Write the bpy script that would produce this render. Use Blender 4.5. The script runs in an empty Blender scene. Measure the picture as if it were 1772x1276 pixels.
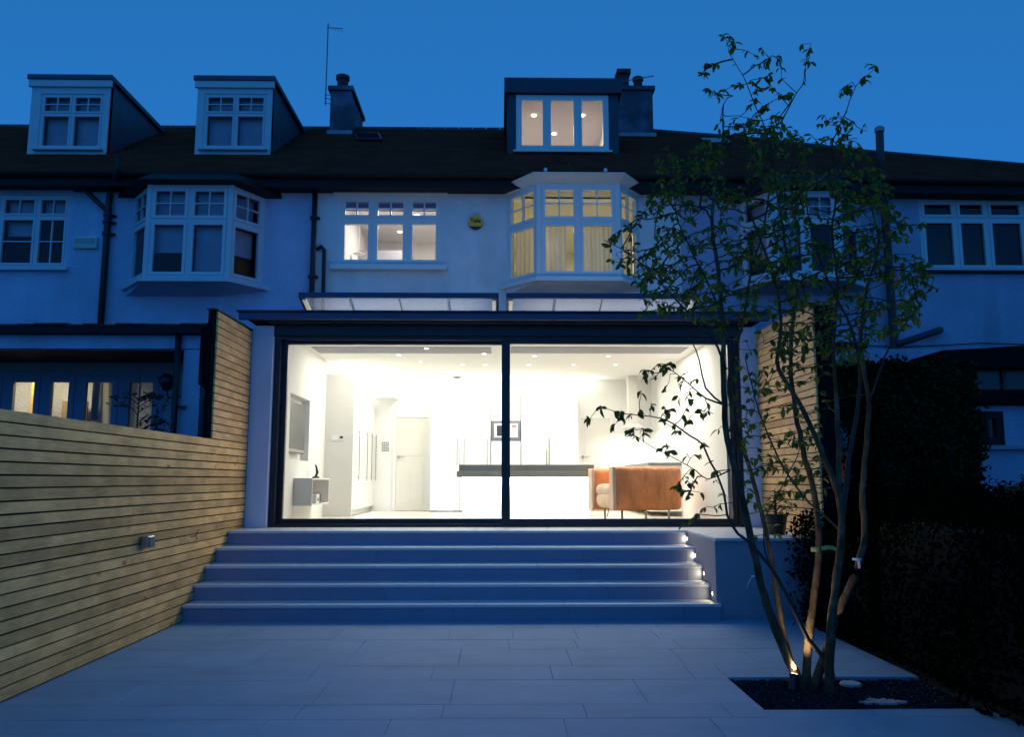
import bpy, bmesh, math, random
import numpy as np
from mathutils import Vector, Matrix
random.seed(7); rng = np.random.default_rng(7)
R = math.radians
SC = bpy.context.scene
COL = SC.collection

# ------------------------------------------------------------------ camera
EYE, F, PW, PH = 1.45, 1420.0, 1772.0, 1276.0
PITCH, YAW = R(7.74), R(0.88)
cd = bpy.data.cameras.new('camera'); cam = bpy.data.objects.new('camera', cd); COL.objects.link(cam)
cd.sensor_width = 36; cd.lens = F / PW * 36; cd.clip_start = .05; cd.clip_end = 900
cam.location = (0, 0, EYE); cam.rotation_euler = (math.pi/2 + PITCH, 0, -YAW)
SC.camera = cam
CM = cam.rotation_euler.to_matrix()

# ------------------------------------------------------------------ dusk sky, exposure
w = bpy.data.worlds.new('World'); SC.world = w; w.use_nodes = True
nt = w.node_tree; nt.nodes.clear()
wo = nt.nodes.new('ShaderNodeOutputWorld'); bg = nt.nodes.new('ShaderNodeBackground')
sky = nt.nodes.new('ShaderNodeTexSky'); sky.sky_type = 'NISHITA'; sky.sun_disc = False
sky.sun_elevation = R(12); sky.sun_rotation = R(180); sky.air_density = 1.0; sky.dust_density = 0.2; sky.ozone_density = 8.0
tint = nt.nodes.new('ShaderNodeMix'); tint.data_type = 'RGBA'; tint.blend_type = 'MULTIPLY'; tint.inputs[0].default_value = 1
tint.inputs[7].default_value = (.07, .28, .74, 1)      # camera white balance for the warm lamps
dusk = nt.nodes.new('ShaderNodeMix'); dusk.data_type = 'RGBA'; dusk.blend_type = 'ADD'; dusk.inputs[0].default_value = 1
dusk.inputs[7].default_value = (.17, 1.36, 2.62, 1)      # the even blue of the hour after sunset
nt.links.new(sky.outputs[0], tint.inputs[6]); nt.links.new(tint.outputs[2], dusk.inputs[6]); nt.links.new(dusk.outputs[2], bg.inputs[0])
bg.inputs[1].default_value = .10
nt.links.new(bg.outputs[0], wo.inputs[0])
SC.view_settings.view_transform = 'Standard'; SC.view_settings.look = 'None'
SC.view_settings.gamma = 1; SC.view_settings.exposure = 0; SC.view_settings.use_curve_mapping = False
cy = SC.cycles
cy.max_bounces = 8; cy.diffuse_bounces = 5; cy.glossy_bounces = 3; cy.transparent_max_bounces = 24; cy.transmission_bounces = 4
cy.use_denoising = True; cy.sample_clamp_indirect = 4; cy.caustics_reflective = False; cy.caustics_refractive = False

# ------------------------------------------------------------------ from a pixel of the photo to a point on a known plane
def ray(px, py): return CM @ Vector(((px - PW/2)/F, (PH/2 - py)/F, -1))
def atY(px, py, Y): d = ray(px, py); t = Y/d.y; return Vector((d.x*t, Y, EYE + d.z*t))
def atZ(px, py, Z): d = ray(px, py); t = (Z-EYE)/d.z; return Vector((d.x*t, d.y*t, Z))
def atX(px, py, X): d = ray(px, py); t = X/d.x; return Vector((X, d.y*t, EYE + d.z*t))

# ------------------------------------------------------------------ mesh builder and object helpers
def wloc(p):
    v = Vector((0, 0, 0))
    while p is not None: v += p.location; p = p.parent
    return v
class MB:
    def __init__(s): s.v = []; s.f = []
    def add(s, vs, fs):
        b = len(s.v); s.v += [tuple(v) for v in vs]; s.f += [tuple(b+i for i in f) for f in fs]; return s
    def box(s, x0, x1, y0, y1, z0, z1):
        return s.add([(x, y, z) for z in (z0, z1) for y in (y0, y1) for x in (x0, x1)],
                     [(0,2,3,1),(4,5,7,6),(0,1,5,4),(2,6,7,3),(0,4,6,2),(1,3,7,5)])
    def obox(s, O, a, b, c):
        O, a, b, c = map(Vector, (O, a, b, c))
        vs = [O + a*i + b*j + c*k for k in (0,1) for j in (0,1) for i in (0,1)]
        fs = [(0,2,3,1),(4,5,7,6),(0,1,5,4),(2,6,7,3),(0,4,6,2),(1,3,7,5)]
        if a.cross(b).dot(c) < 0: fs = [f[::-1] for f in fs]
        return s.add(vs, fs)
    def prism(s, poly, ext):                       # planar polygon swept along ext
        n = len(poly); e = Vector(ext); P = [Vector(p) for p in poly]
        nrm = Vector((0,0,0))
        for i in range(n): nrm += P[i].cross(P[(i+1) % n])
        fs = [tuple(range(n))[::-1], tuple(range(n, 2*n))] + [(i, (i+1) % n, n+(i+1) % n, n+i) for i in range(n)]
        if nrm.dot(e) < 0: fs = [f[::-1] for f in fs]
        return s.add(P + [p+e for p in P], fs)
    def tube(s, pts, rad, n=8, cap=True):
        pts = [Vector(p) for p in pts]; m = len(pts)
        if not hasattr(rad, '__len__'): rad = [rad]*m
        ref = Vector((.31, .17, .93)); b = len(s.v)
        for i, p in enumerate(pts):
            t = (pts[min(i+1, m-1)] - pts[max(i-1, 0)]).normalized()
            u = t.cross(ref)
            if u.length < .1: u = t.cross(Vector((1, 0, 0)))
            u.normalize(); v = t.cross(u)
            for k in range(n):
                a = 2*math.pi*k/n; s.v.append(tuple(p + (u*math.cos(a) + v*math.sin(a))*rad[i]))
        for i in range(m-1):
            for k in range(n): s.f.append((b+i*n+k, b+i*n+(k+1) % n, b+(i+1)*n+(k+1) % n, b+(i+1)*n+k))
        if cap: s.f.append(tuple(b+k for k in range(n))[::-1]); s.f.append(tuple(b+(m-1)*n+k for k in range(n)))
        return s
    def lathe(s, c, prof, n=16, axis='z'):         # prof: (radius, height) pairs
        c = Vector(c); b = len(s.v)
        for r, h in prof:
            for k in range(n):
                a = 2*math.pi*k/n; x, y = r*math.cos(a), r*math.sin(a)
                s.v.append(tuple(c + (Vector((x, y, h)) if axis == 'z' else Vector((x, -h, y)) if axis == 'y' else Vector((h, x, y)))))
        for i in range(len(prof)-1):
            for k in range(n): s.f.append((b+i*n+k, b+i*n+(k+1) % n, b+(i+1)*n+(k+1) % n, b+(i+1)*n+k))
        s.f.append(tuple(b+k for k in range(n))[::-1]); s.f.append(tuple(b+(len(prof)-1)*n+k for k in range(n)))
        return s
    def mesh(s, name, mat, off=Vector((0,0,0)), smooth=False):
        me = bpy.data.meshes.new(name)
        me.from_pydata([(v[0]-off.x, v[1]-off.y, v[2]-off.z) for v in s.v], [], s.f)
        for m in (mat if isinstance(mat, (list, tuple)) else [mat]): me.materials.append(m)
        if smooth: me.polygons.foreach_set('use_smooth', [True]*len(me.polygons))
        me.update(); return me
    def build(s, name, mat, parent=None, smooth=False, bevel=0, seg=2, **pr):
        o = bpy.data.objects.new(name, s.mesh(name, mat, wloc(parent), smooth)); COL.objects.link(o)
        o.parent = parent
        if bevel:
            m = o.modifiers.new('bevel', 'BEVEL'); m.width = bevel; m.segments = seg; m.limit_method = 'ANGLE'; m.angle_limit = R(40)
        for k, v in pr.items(): o[k] = v
        return o
def thing(name, loc, label, cat, group=None, kind=None):
    o = bpy.data.objects.new(name, None); COL.objects.link(o); o.location = loc; o.empty_display_size = .1
    o['label'] = label; o['category'] = cat
    if group: o['group'] = group
    if kind: o['kind'] = kind
    return o
def link_mesh(name, me, parent, loc, rot=None, scale=None):   # loc in world
    o = bpy.data.objects.new(name, me); COL.objects.link(o); o.parent = parent
    o.location = Vector(loc) - wloc(parent)
    if rot is not None: o.rotation_euler = rot
    if scale is not None: o.scale = scale
    return o
def copy_tree(o, parent=None):
    c = o.copy(); COL.objects.link(c); c.parent = parent
    for ch in list(o.children): copy_tree(ch, c)
    return c

# ------------------------------------------------------------------ materials
def mat(name, col, rough=.6, metal=0, var=0, vscale=3, bump=0, bscale=40, objvar=0, emit=None, estr=0, spec=.5, dirt=None, coat=0, bdist=.01, stretch=(1,1,1)):
    m = bpy.data.materials.new(name); m.use_nodes = True; t = m.node_tree; N = t.nodes; L = t.links
    b = N['Principled BSDF']; b.inputs['Base Color'].default_value = (*col, 1); b.inputs['Roughness'].default_value = rough
    b.inputs['Metallic'].default_value = metal; b.inputs['Specular IOR Level'].default_value = spec; b.inputs['Coat Weight'].default_value = coat
    tc = N.new('ShaderNodeTexCoord'); mp = N.new('ShaderNodeMapping'); mp.inputs['Scale'].default_value = stretch
    geo = N.new('ShaderNodeNewGeometry'); L.new(geo.outputs['Position'], mp.inputs[0])
    src = None
    if var:
        n = N.new('ShaderNodeTexNoise'); n.inputs['Scale'].default_value = vscale; n.inputs['Detail'].default_value = 6; n.inputs['Roughness'].default_value = .62
        L.new(mp.outputs[0], n.inputs[0])
        r = N.new('ShaderNodeMapRange'); r.inputs[1].default_value = .3; r.inputs[2].default_value = .7; r.inputs[3].default_value = 1-var; r.inputs[4].default_value = 1+var*.6
        L.new(n.outputs[0], r.inputs[0])
        mx = N.new('ShaderNodeMix'); mx.data_type = 'RGBA'; mx.blend_type = 'MULTIPLY'; mx.inputs[0].default_value = 1
        mx.inputs[6].default_value = (*col, 1); L.new(r.outputs[0], mx.inputs[7]); src = mx.outputs[2]
    if objvar:
        oi = N.new('ShaderNodeObjectInfo'); r = N.new('ShaderNodeMapRange'); r.inputs[3].default_value = 1-objvar; r.inputs[4].default_value = 1+objvar
        L.new(oi.outputs['Random'], r.inputs[0])
        mx = N.new('ShaderNodeMix'); mx.data_type = 'RGBA'; mx.blend_type = 'MULTIPLY'; mx.inputs[0].default_value = 1
        if src is None: mx.inputs[6].default_value = (*col, 1)
        else: L.new(src, mx.inputs[6])
        L.new(r.outputs[0], mx.inputs[7]); src = mx.outputs[2]
    if dirt:
        dc, amount, ds, dst = dirt
        mp2 = N.new('ShaderNodeMapping'); mp2.inputs['Scale'].default_value = dst; L.new(geo.outputs['Position'], mp2.inputs[0])
        n = N.new('ShaderNodeTexNoise'); n.inputs['Scale'].default_value = ds; n.inputs['Detail'].default_value = 8; L.new(mp2.outputs[0], n.inputs[0])
        r = N.new('ShaderNodeMapRange'); r.inputs[1].default_value = .48; r.inputs[2].default_value = .75; r.inputs[3].default_value = 0; r.inputs[4].default_value = amount
        L.new(n.outputs[0], r.inputs[0])
        mx = N.new('ShaderNodeMix'); mx.data_type = 'RGBA'; L.new(r.outputs[0], mx.inputs[0]); mx.inputs[7].default_value = (*dc, 1)
        if src is None: mx.inputs[6].default_value = (*col, 1)
        else: L.new(src, mx.inputs[6])
        src = mx.outputs[2]
    if src is not None: L.new(src, b.inputs['Base Color'])
    if bump:
        n = N.new('ShaderNodeTexNoise'); n.inputs['Scale'].default_value = bscale; n.inputs['Detail'].default_value = 5; L.new(mp.outputs[0], n.inputs[0])
        bp = N.new('ShaderNodeBump'); bp.inputs['Strength'].default_value = bump; bp.inputs['Distance'].default_value = bdist
        L.new(n.outputs[0], bp.inputs['Height']); L.new(bp.outputs[0], b.inputs['Normal'])
    if emit: b.inputs['Emission Color'].default_value = (*emit, 1); b.inputs['Emission Strength'].default_value = estr
    return m
def glass_mat(name, ior=1.5, tintc=(.93, .95, .95)):
    m = bpy.data.materials.new(name); m.use_nodes = True; t = m.node_tree; N = t.nodes; L = t.links; N.clear()
    o = N.new('ShaderNodeOutputMaterial'); mx = N.new('ShaderNodeMixShader'); tr = N.new('ShaderNodeBsdfTransparent'); gl = N.new('ShaderNodeBsdfGlossy')
    fr = N.new('ShaderNodeFresnel'); fr.inputs[0].default_value = ior; tr.inputs[0].default_value = (*tintc, 1); gl.inputs['Roughness'].default_value = .015
    L.new(fr.outputs[0], mx.inputs[0]); L.new(tr.outputs[0], mx.inputs[1]); L.new(gl.outputs[0], mx.inputs[2]); L.new(mx.outputs[0], o.inputs[0]); return m
def leaf_mat(name, c1, c2, trans=.35, gl_=.05):
    m = bpy.data.materials.new(name); m.use_nodes = True; t = m.node_tree; N = t.nodes; L = t.links; N.clear()
    o = N.new('ShaderNodeOutputMaterial'); d = N.new('ShaderNodeBsdfDiffuse'); tr = N.new('ShaderNodeBsdfTranslucent'); g = N.new('ShaderNodeBsdfGlossy')
    g.inputs['Roughness'].default_value = .45; g.inputs[0].default_value = (.6, .65, .6, 1)
    geo = N.new('ShaderNodeNewGeometry'); n = N.new('ShaderNodeTexWhiteNoise'); n.noise_dimensions = '1D'
    oi = N.new('ShaderNodeObjectInfo'); ad = N.new('ShaderNodeMath'); L.new(oi.outputs['Random'], ad.inputs[0]); L.new(geo.outputs['Random Per Island'], ad.inputs[1])
    L.new(ad.outputs[0], n.inputs['W'])
    mx = N.new('ShaderNodeMix'); mx.data_type = 'RGBA'; L.new(n.outputs[0], mx.inputs[0]); mx.inputs[6].default_value = (*c1, 1); mx.inputs[7].default_value = (*c2, 1)
    L.new(mx.outputs[2], d.inputs[0]); L.new(mx.outputs[2], tr.inputs[0])
    m1 = N.new('ShaderNodeMixShader'); m1.inputs[0].default_value = trans; L.new(d.outputs[0], m1.inputs[1]); L.new(tr.outputs[0], m1.inputs[2])
    m2 = N.new('ShaderNodeMixShader'); m2.inputs[0].default_value = gl_; L.new(m1.outputs[0], m2.inputs[1]); L.new(g.outputs[0], m2.inputs[2])
    L.new(m2.outputs[0], o.inputs[0]); return m
def misted_glass(name, col, fac):
    m = leaf_mat(name, col, col, .5, .04); t = m.node_tree; N = t.nodes; L = t.links
    o = [n for n in N if n.type == 'OUTPUT_MATERIAL'][0]; s = o.inputs[0].links[0].from_socket
    tr = N.new('ShaderNodeBsdfTransparent'); mx = N.new('ShaderNodeMixShader'); mx.inputs[0].default_value = fac
    L.new(tr.outputs[0], mx.inputs[1]); L.new(s, mx.inputs[2]); L.new(mx.outputs[0], o.inputs[0]); return m
def wood_mat(name, base, axis, knots=True, objvar=.2):
    """sawn softwood: streaky grain along the board, knots, each board its own tone"""
    m = bpy.data.materials.new(name); m.use_nodes = True; t = m.node_tree; N = t.nodes; L = t.links; b = N['Principled BSDF']
    b.inputs['Roughness'].default_value = .72; b.inputs['Specular IOR Level'].default_value = .25
    geo = N.new('ShaderNodeNewGeometry'); oi = N.new('ShaderNodeObjectInfo')
    cm = N.new('ShaderNodeCombineXYZ'); ml = N.new('ShaderNodeMath'); ml.operation = 'MULTIPLY'; ml.inputs[1].default_value = 37
    L.new(oi.outputs['Random'], ml.inputs[0]); L.new(ml.outputs[0], cm.inputs[0]); L.new(ml.outputs[0], cm.inputs[1])
    va = N.new('ShaderNodeVectorMath'); L.new(geo.outputs['Position'], va.inputs[0]); L.new(cm.outputs[0], va.inputs[1])
    sc = (1, .09, 1) if axis == 'y' else (.09, 1, 1)
    mp = N.new('ShaderNodeMapping'); mp.inputs['Scale'].default_value = sc; L.new(va.outputs[0], mp.inputs[0])
    n1 = N.new('ShaderNodeTexNoise'); n1.inputs['Scale'].default_value = 48; n1.inputs['Detail'].default_value = 9; n1.inputs['Roughness'].default_value = .68; n1.inputs['Distortion'].default_value = .5; L.new(mp.outputs[0], n1.inputs[0])
    cr = N.new('ShaderNodeValToRGB'); e = cr.color_ramp.elements
    e[0].position = .3; e[0].color = (base[0]*.80, base[1]*.72, base[2]*.62, 1); e[1].position = .68; e[1].color = (base[0]*1.12, base[1]*1.12, base[2]*1.1, 1)
    L.new(n1.outputs[0], cr.inputs[0])
    r = N.new('ShaderNodeMapRange'); r.inputs[3].default_value = 1-objvar; r.inputs[4].default_value = 1+objvar*.7
    wn = N.new('ShaderNodeTexWhiteNoise'); wn.noise_dimensions = '1D'; L.new(oi.outputs['Random'], wn.inputs['W']); L.new(wn.outputs[0], r.inputs[0])
    mx = N.new('ShaderNodeMix'); mx.data_type = 'RGBA'; mx.blend_type = 'MULTIPLY'; mx.inputs[0].default_value = 1; L.new(cr.outputs[0], mx.inputs[6]); L.new(r.outputs[0], mx.inputs[7])
    # broad weathering patches
    n3 = N.new('ShaderNodeTexNoise'); n3.inputs['Scale'].default_value = 2.4; n3.inputs['Detail'].default_value = 4; L.new(va.outputs[0], n3.inputs[0])
    r3 = N.new('ShaderNodeMapRange'); r3.inputs[1].default_value = .35; r3.inputs[2].default_value = .7; r3.inputs[3].default_value = .7; r3.inputs[4].default_value = 1.08; L.new(n3.outputs[0], r3.inputs[0])
    mw = N.new('ShaderNodeMix'); mw.data_type = 'RGBA'; mw.blend_type = 'MULTIPLY'; mw.inputs[0].default_value = 1; L.new(mx.outputs[2], mw.inputs[6]); L.new(r3.outputs[0], mw.inputs[7])
    mp2 = N.new('ShaderNodeMapping'); mp2.inputs['Scale'].default_value = (1, .42, 1) if axis == 'y' else (.42, 1, 1); L.new(va.outputs[0], mp2.inputs[0])
    vo = N.new('ShaderNodeTexVoronoi'); vo.inputs['Scale'].default_value = 4.2; L.new(mp2.outputs[0], vo.inputs[0])
    kr = N.new('ShaderNodeMapRange'); kr.inputs[1].default_value = .045; kr.inputs[2].default_value = .11; kr.inputs[3].default_value = .75; kr.inputs[4].default_value = 0; L.new(vo.outputs['Distance'], kr.inputs[0])
    mk = N.new('ShaderNodeMix'); mk.data_type = 'RGBA'; L.new(kr.outputs[0], mk.inputs[0]); L.new(mw.outputs[2], mk.inputs[6]); mk.inputs[7].default_value = (base[0]*.3, base[1]*.2, base[2]*.12, 1)
    L.new((mk if knots else mw).outputs[2], b.inputs['Base Color'])
    bp = N.new('ShaderNodeBump'); bp.inputs['Strength'].default_value = .35; bp.inputs['Distance'].default_value = .004; L.new(n1.outputs[0], bp.inputs['Height']); L.new(bp.outputs[0], b.inputs['Normal'])
    return m

M = dict(
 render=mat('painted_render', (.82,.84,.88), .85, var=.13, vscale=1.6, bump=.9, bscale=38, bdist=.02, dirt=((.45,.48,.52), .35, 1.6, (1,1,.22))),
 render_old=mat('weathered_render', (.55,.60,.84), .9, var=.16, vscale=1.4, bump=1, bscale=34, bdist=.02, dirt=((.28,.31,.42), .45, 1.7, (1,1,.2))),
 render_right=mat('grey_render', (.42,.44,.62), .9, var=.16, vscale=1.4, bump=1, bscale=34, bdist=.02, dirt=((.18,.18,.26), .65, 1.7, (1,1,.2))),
 column=mat('smooth_render', (.56,.66,.86), .7, var=.04, vscale=2, bump=.2, bscale=120),
 white=mat('white_paint', (.78,.79,.8), .42, var=.03, vscale=6),
 upvc=mat('old_white_paint', (.62,.65,.72), .45, var=.06, vscale=4),
 slate=mat('roof_tile', (.15,.042,.028), .95, var=.35, vscale=2.2, bump=.5, bscale=25, spec=.0),
 ridge=mat('ridge_tile', (.07,.065,.075), .8, var=.3, vscale=5, objvar=.25),
 soffit=mat('black_timber', (.012,.012,.016), .7, spec=.3),
 lead=mat('lead_sheet', (.075,.075,.12), .5, var=.3, vscale=3, bump=.2, bscale=12),
 clad=mat('dark_dormer_cladding', (.035,.04,.075), .45, var=.25, vscale=2, bump=.15, bscale=8),
 zinc=mat('zinc_fascia', (.06,.07,.14), .42, metal=.3, var=.15, vscale=3),
 frame=mat('anthracite_aluminium', (.012,.018,.028), .38, metal=.2),
 pipe=mat('black_pipe', (.016,.014,.02), .45),
 soil=mat('brown_soil_pipe', (.05,.045,.06), .6, var=.2, vscale=5),
 chim=mat('sooty_render', (.085,.09,.13), .9, var=.35, vscale=3, bump=.8, bscale=30, dirt=((.28,.24,.36), .9, 1.5, (1,1,1))),
 pot=mat('clay_pot', (.05,.04,.05), .8, var=.3, vscale=8),
 flaunch=mat('cement_flashing', (.34,.36,.42), .8, var=.2, vscale=5),
 glass=glass_mat('window_glass'),
 glass_door=glass_mat('door_glass', 1.35, (.97,.98,.97)),
 roofglass=misted_glass('misted_rooflight_glass', (.78,.81,.88), .22),
 metal=mat('steel_aerial', (.25,.25,.28), .4, metal=.8),
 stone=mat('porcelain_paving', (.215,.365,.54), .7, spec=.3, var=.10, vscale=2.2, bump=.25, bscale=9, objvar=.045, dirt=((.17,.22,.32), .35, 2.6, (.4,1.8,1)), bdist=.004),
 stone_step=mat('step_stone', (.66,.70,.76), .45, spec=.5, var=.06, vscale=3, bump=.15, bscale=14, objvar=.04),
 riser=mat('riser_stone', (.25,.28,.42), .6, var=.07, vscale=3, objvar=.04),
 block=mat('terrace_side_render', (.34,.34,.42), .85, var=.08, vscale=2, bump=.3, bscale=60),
 mortar=mat('mortar', (.17,.22,.30), .9),
 soilbed=mat('slate_chippings', (.02,.02,.026), .95, spec=.1, var=.4, vscale=30, bump=1, bscale=60, bdist=.02),
 chip=mat('slate_chip', (.045,.047,.065), .75, spec=.3, objvar=.3, var=.5, vscale=25),
 earth=mat('garden_ground', (.03,.03,.022), .95, var=.3, vscale=1.5),
 fence=wood_mat('cedar_slat', (.98,.61,.26), 'y', objvar=.3),
 fence2=wood_mat('larch_slat', (.97,.60,.29), 'y', knots=False, objvar=.07),
 dark=mat('dark_backing', (.012,.011,.012), .9),
 slatedark=mat('bitumen_felt', (.008,.008,.01), .95, var=.3, vscale=4, spec=.1),
 wall_in=mat('interior_plaster', (.80,.80,.78), .8),
 wall_up=mat('bedroom_plaster', (.74,.715,.70), .85, var=.02),
 wall_bay=mat('bedroom_cream_wall', (.62,.58,.44), .85, var=.03),
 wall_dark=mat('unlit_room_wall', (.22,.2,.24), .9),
 gloss=mat('gloss_white_lacquer', (.80,.81,.80), .22),
 boxin=mat('matt_white_panel', (.66,.65,.62), .6),
 doorp=mat('cream_door_paint', (.72,.70,.64), .45),
 grey=mat('grey_shadow_gap', (.30,.30,.33), .8),
 counter=mat('grey_stone_worktop', (.17,.175,.15), .35, var=.08, vscale=9),
 steel=mat('brushed_steel', (.42,.42,.40), .32, metal=.9),
 steeldark=mat('chrome_leg', (.3,.3,.3), .2, metal=.9),
 tv=mat('tv_screen', (.05,.055,.055), .15), tvf=mat('tv_bezel', (.03,.03,.03), .25),
 plast=mat('white_plastic', (.7,.7,.68), .4), blk=mat('black_plastic', (.012,.012,.014), .4), led=mat('red_display', (.5,.02,.02), .5, emit=(1,.03,.05), estr=.6),
 floor=mat('limestone_floor', (.66,.62,.54), .25, var=.04, vscale=2, objvar=.02),
 leather=mat('tan_leather', (.80,.28,.085), .38, var=.3, vscale=5, bump=1, bscale=9, bdist=.03, stretch=(1,1,.5), dirt=((.6,.27,.13), .5, 3.2, (1,1,1))),
 cushion=mat('cream_lit_leather', (.64,.46,.32), .55, var=.12, vscale=6, bump=.9, bscale=9, bdist=.04, stretch=(1.6,1.6,.3)),  # cream stands for island light reflected off the tan leather
 curtain=leaf_mat('muslin_curtain', (.64,.62,.52), (.64,.62,.52), .5, 0), blind=mat('roller_blind', (.60,.56,.74), .9, var=.2, vscale=3), blind_b=mat('sky_reflecting_blind', (.13,.15,.34), .8),  # dark blue blind: reflected sky is put into its colour
 lampshade=mat('cream_lampshade', (.68,.58,.34), .8),
 bark=mat('tree_bark', (.12,.075,.045), .9, var=.6, vscale=14, bump=.8, bscale=45, bdist=.01, stretch=(1,1,.35), dirt=((.26,.22,.15), .6, 9, (1,1,1)), spec=.1),
 twig=mat('tree_twig', (.055,.038,.03), .85, var=.3, vscale=20),
 leaf=leaf_mat('tree_leaf', (.05,.105,.017), (.21,.25,.035), .38, .02),
 leaf_d=leaf_mat('garden_leaf', (.02,.045,.018), (.05,.085,.03), .2),
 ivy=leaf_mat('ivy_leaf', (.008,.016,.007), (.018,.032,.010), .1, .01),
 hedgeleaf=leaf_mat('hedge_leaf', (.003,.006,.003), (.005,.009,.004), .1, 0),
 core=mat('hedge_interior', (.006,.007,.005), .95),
 yellow=mat('yellow_alarm_cover', (.95,.50,.02), .5), navy=mat('dark_alarm_base', (.02,.03,.08), .5),
 sash=mat('reflection_board', (.75,.50,.14), .7, var=.25, vscale=5, stretch=(1,1,4)),
 dusty=mat('dusty_brown_board', (.3,.22,.16), .8), tape=mat('yellow_green_ribbon', (.42,.5,.12), .5), tie=mat('white_plastic_tie', (.7,.72,.75), .4), bluetag=mat('pale_blue_tag', (.2,.5,.7), .5),
 orange=mat('amber_lit_wall', (.8,.42,.10), .8),
)
def emis(name, col, s):
    m = bpy.data.materials.new(name); m.use_nodes = True; t = m.node_tree; t.nodes.clear()
    o = t.nodes.new('ShaderNodeOutputMaterial'); e = t.nodes.new('ShaderNodeEmission'); e.inputs[0].default_value = (*col, 1); e.inputs[1].default_value = s
    t.links.new(e.outputs[0], o.inputs[0]); return m
M['bulb'] = emis('lit_lamp', (1, .86, .66), 9); M['steplight'] = emis('lit_step_light', (1, .82, .62), 4); M['cove'] = emis('cove_strip_light', (1, .97, .86), 6)
M['blue_led'] = emis('blue_white_plinth_light', (.72, .82, 1), 3)

def area(name, loc, power, size, col=(1, .95, .83), rot=(0, 0, 0), sizey=None, parent=None, spread=None):
    l = bpy.data.lights.new(name, 'AREA'); l.energy = power; l.color = col; l.size = size
    if sizey: l.shape = 'RECTANGLE'; l.size_y = sizey
    else: l.shape = 'DISK'
    if spread: l.spread = spread
    o = bpy.data.objects.new(name, l); COL.objects.link(o); o.parent = parent; o.location = Vector(loc) - wloc(parent); o.rotation_euler = rot
    return o

# ================================================================== GROUND, PATIO
FX, FXR, FLOOR, YD = -3.27, 3.42, .84, 10.85
MB().box(-60, 60, -30, 90, -.5, -.06).build('ground', M['earth'], kind='structure')
patio = MB().box(FX-.02, 3.12, 6.304, 8.84, -.058, -.006).box(FX-.02, 3.12, -2.5, 5.436, -.058, -.006).box(FX-.02, 1.686, 5.436, 6.304, -.058, -.006).build('patio', M['mortar'], kind='structure')
BED = (1.69, 3.12, 5.44, 6.30)
yb = [8.84, 8.33, 7.78, 7.34, 6.70, 6.25, 5.59, 5.27]
wd = [.44, .66, .33, .5, .44, .66, .33]
while yb[-1] > -2.2: yb.append(yb[-1] - wd[len(yb) % 7])
stone_n = 0
for i in range(len(yb)-1):
    y1, y0 = yb[i], yb[i+1]
    x = FX + .01 - random.uniform(.0, .8)
    while x < 3.12:
        L = random.choice([.6, .75, .9, .9, 1.05, 1.3]); x0, x1 = max(x, FX+.008), min(x+L, 3.12); x += L
        if x1-x0 < .05: continue
        rects = [(x0, x1, y0, y1)]
        if x1 > BED[0] and y0 < BED[3] and y1 > BED[2]:
            rects = []
            if x0 < BED[0]: rects.append((x0, BED[0], y0, y1))
            xa = max(x0, BED[0])
            if y1 > BED[3]: rects.append((xa, x1, max(y0, BED[3]), y1))
            if y0 < BED[2]: rects.append((xa, x1, y0, min(y1, BED[2])))
        for a, b, c, d in rects:
            g = .0012
            if b-a < .03 or d-c < .03: continue
            z = random.uniform(-.0012, .0008)
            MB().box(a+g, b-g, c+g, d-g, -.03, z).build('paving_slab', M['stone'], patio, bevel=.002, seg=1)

# planting bed let into the paving: sunk chippings
bed = MB().box(BED[0], BED[1], BED[2], BED[3], -.052, -.03).build('planting_bed', M['soilbed'], kind='structure')
def blob_mesh(name, m, r=1, n=2, jit=.25):
    bm = bmesh.new(); bmesh.ops.create_icosphere(bm, subdivisions=n, radius=r)
    for v in bm.verts: v.co *= 1 + random.uniform(-jit, jit)
    me = bpy.data.meshes.new(name); bm.to_mesh(me); bm.free(); me.materials.append(m); return me
mb = MB()
for i in range(5200):
    c = Vector((random.uniform(BED[0]+.02, BED[1]-.02), random.uniform(BED[2]+.02, BED[3]-.02), random.uniform(-.03, -.014)))
    a = Vector((random.gauss(0,1), random.gauss(0,1), random.gauss(0,.35))).normalized(); b = a.cross(Vector((random.gauss(0,.3), random.gauss(0,.3), 1))).normalized()
    s = random.uniform(.007, .02); n = a.cross(b)*.004
    p = [c+a*s, c+b*s*.6, c-a*s*.9, c-b*s*.5]
    k = len(mb.v); mb.add([q-n for q in p]+[q+n for q in p], [(4,5,6,7),(0,1,5,4),(1,2,6,5),(2,3,7,6),(3,0,4,7)])
mb.build('chippings', M['chip'], bed, kind='stuff')
# scraps lying in the bed
def scrap(px, py, rx, ry, label, name, cat, seg=18, jag=.0):
    c = atZ(px, py, -.008); m = MB(); pts = []
    for k in range(seg):
        a = 2*math.pi*k/seg; q = 1 + random.uniform(-jag, jag)
        pts.append((c.x+rx*q*math.cos(a), c.y+ry*q*math.sin(a), -.012))
    m.prism(pts, (0, 0, .012)); o = m.build(name, M['flaunch']); o['label'] = label; o['category'] = cat
    return o
t = thing('drain_cover', tuple(atZ(1472, 1187, -.012)), 'small round pale grating set in the chippings behind the tree', 'drain cover')
c = t.location
m = MB().lathe((c.x, c.y, c.z), [(.075, 0), (.075, .012), (.066, .016)], 22); m.build('rim', M['flaunch'], t)
m = MB()
for k in range(-3, 4): m.box(c.x-math.sqrt(.066**2-(k*.018)**2), c.x+math.sqrt(.066**2-(k*.018)**2), c.y+k*.018-.004, c.y+k*.018+.004, c.z+.0163, c.z+.021)
m.build('grating', M['plast'], t)
scrap(1531, 1216, .12, .06, 'jagged pale mortar patch lying on the chippings near the bed edge', 'mortar_patch', 'mortar scrap', 22, .45)

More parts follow.
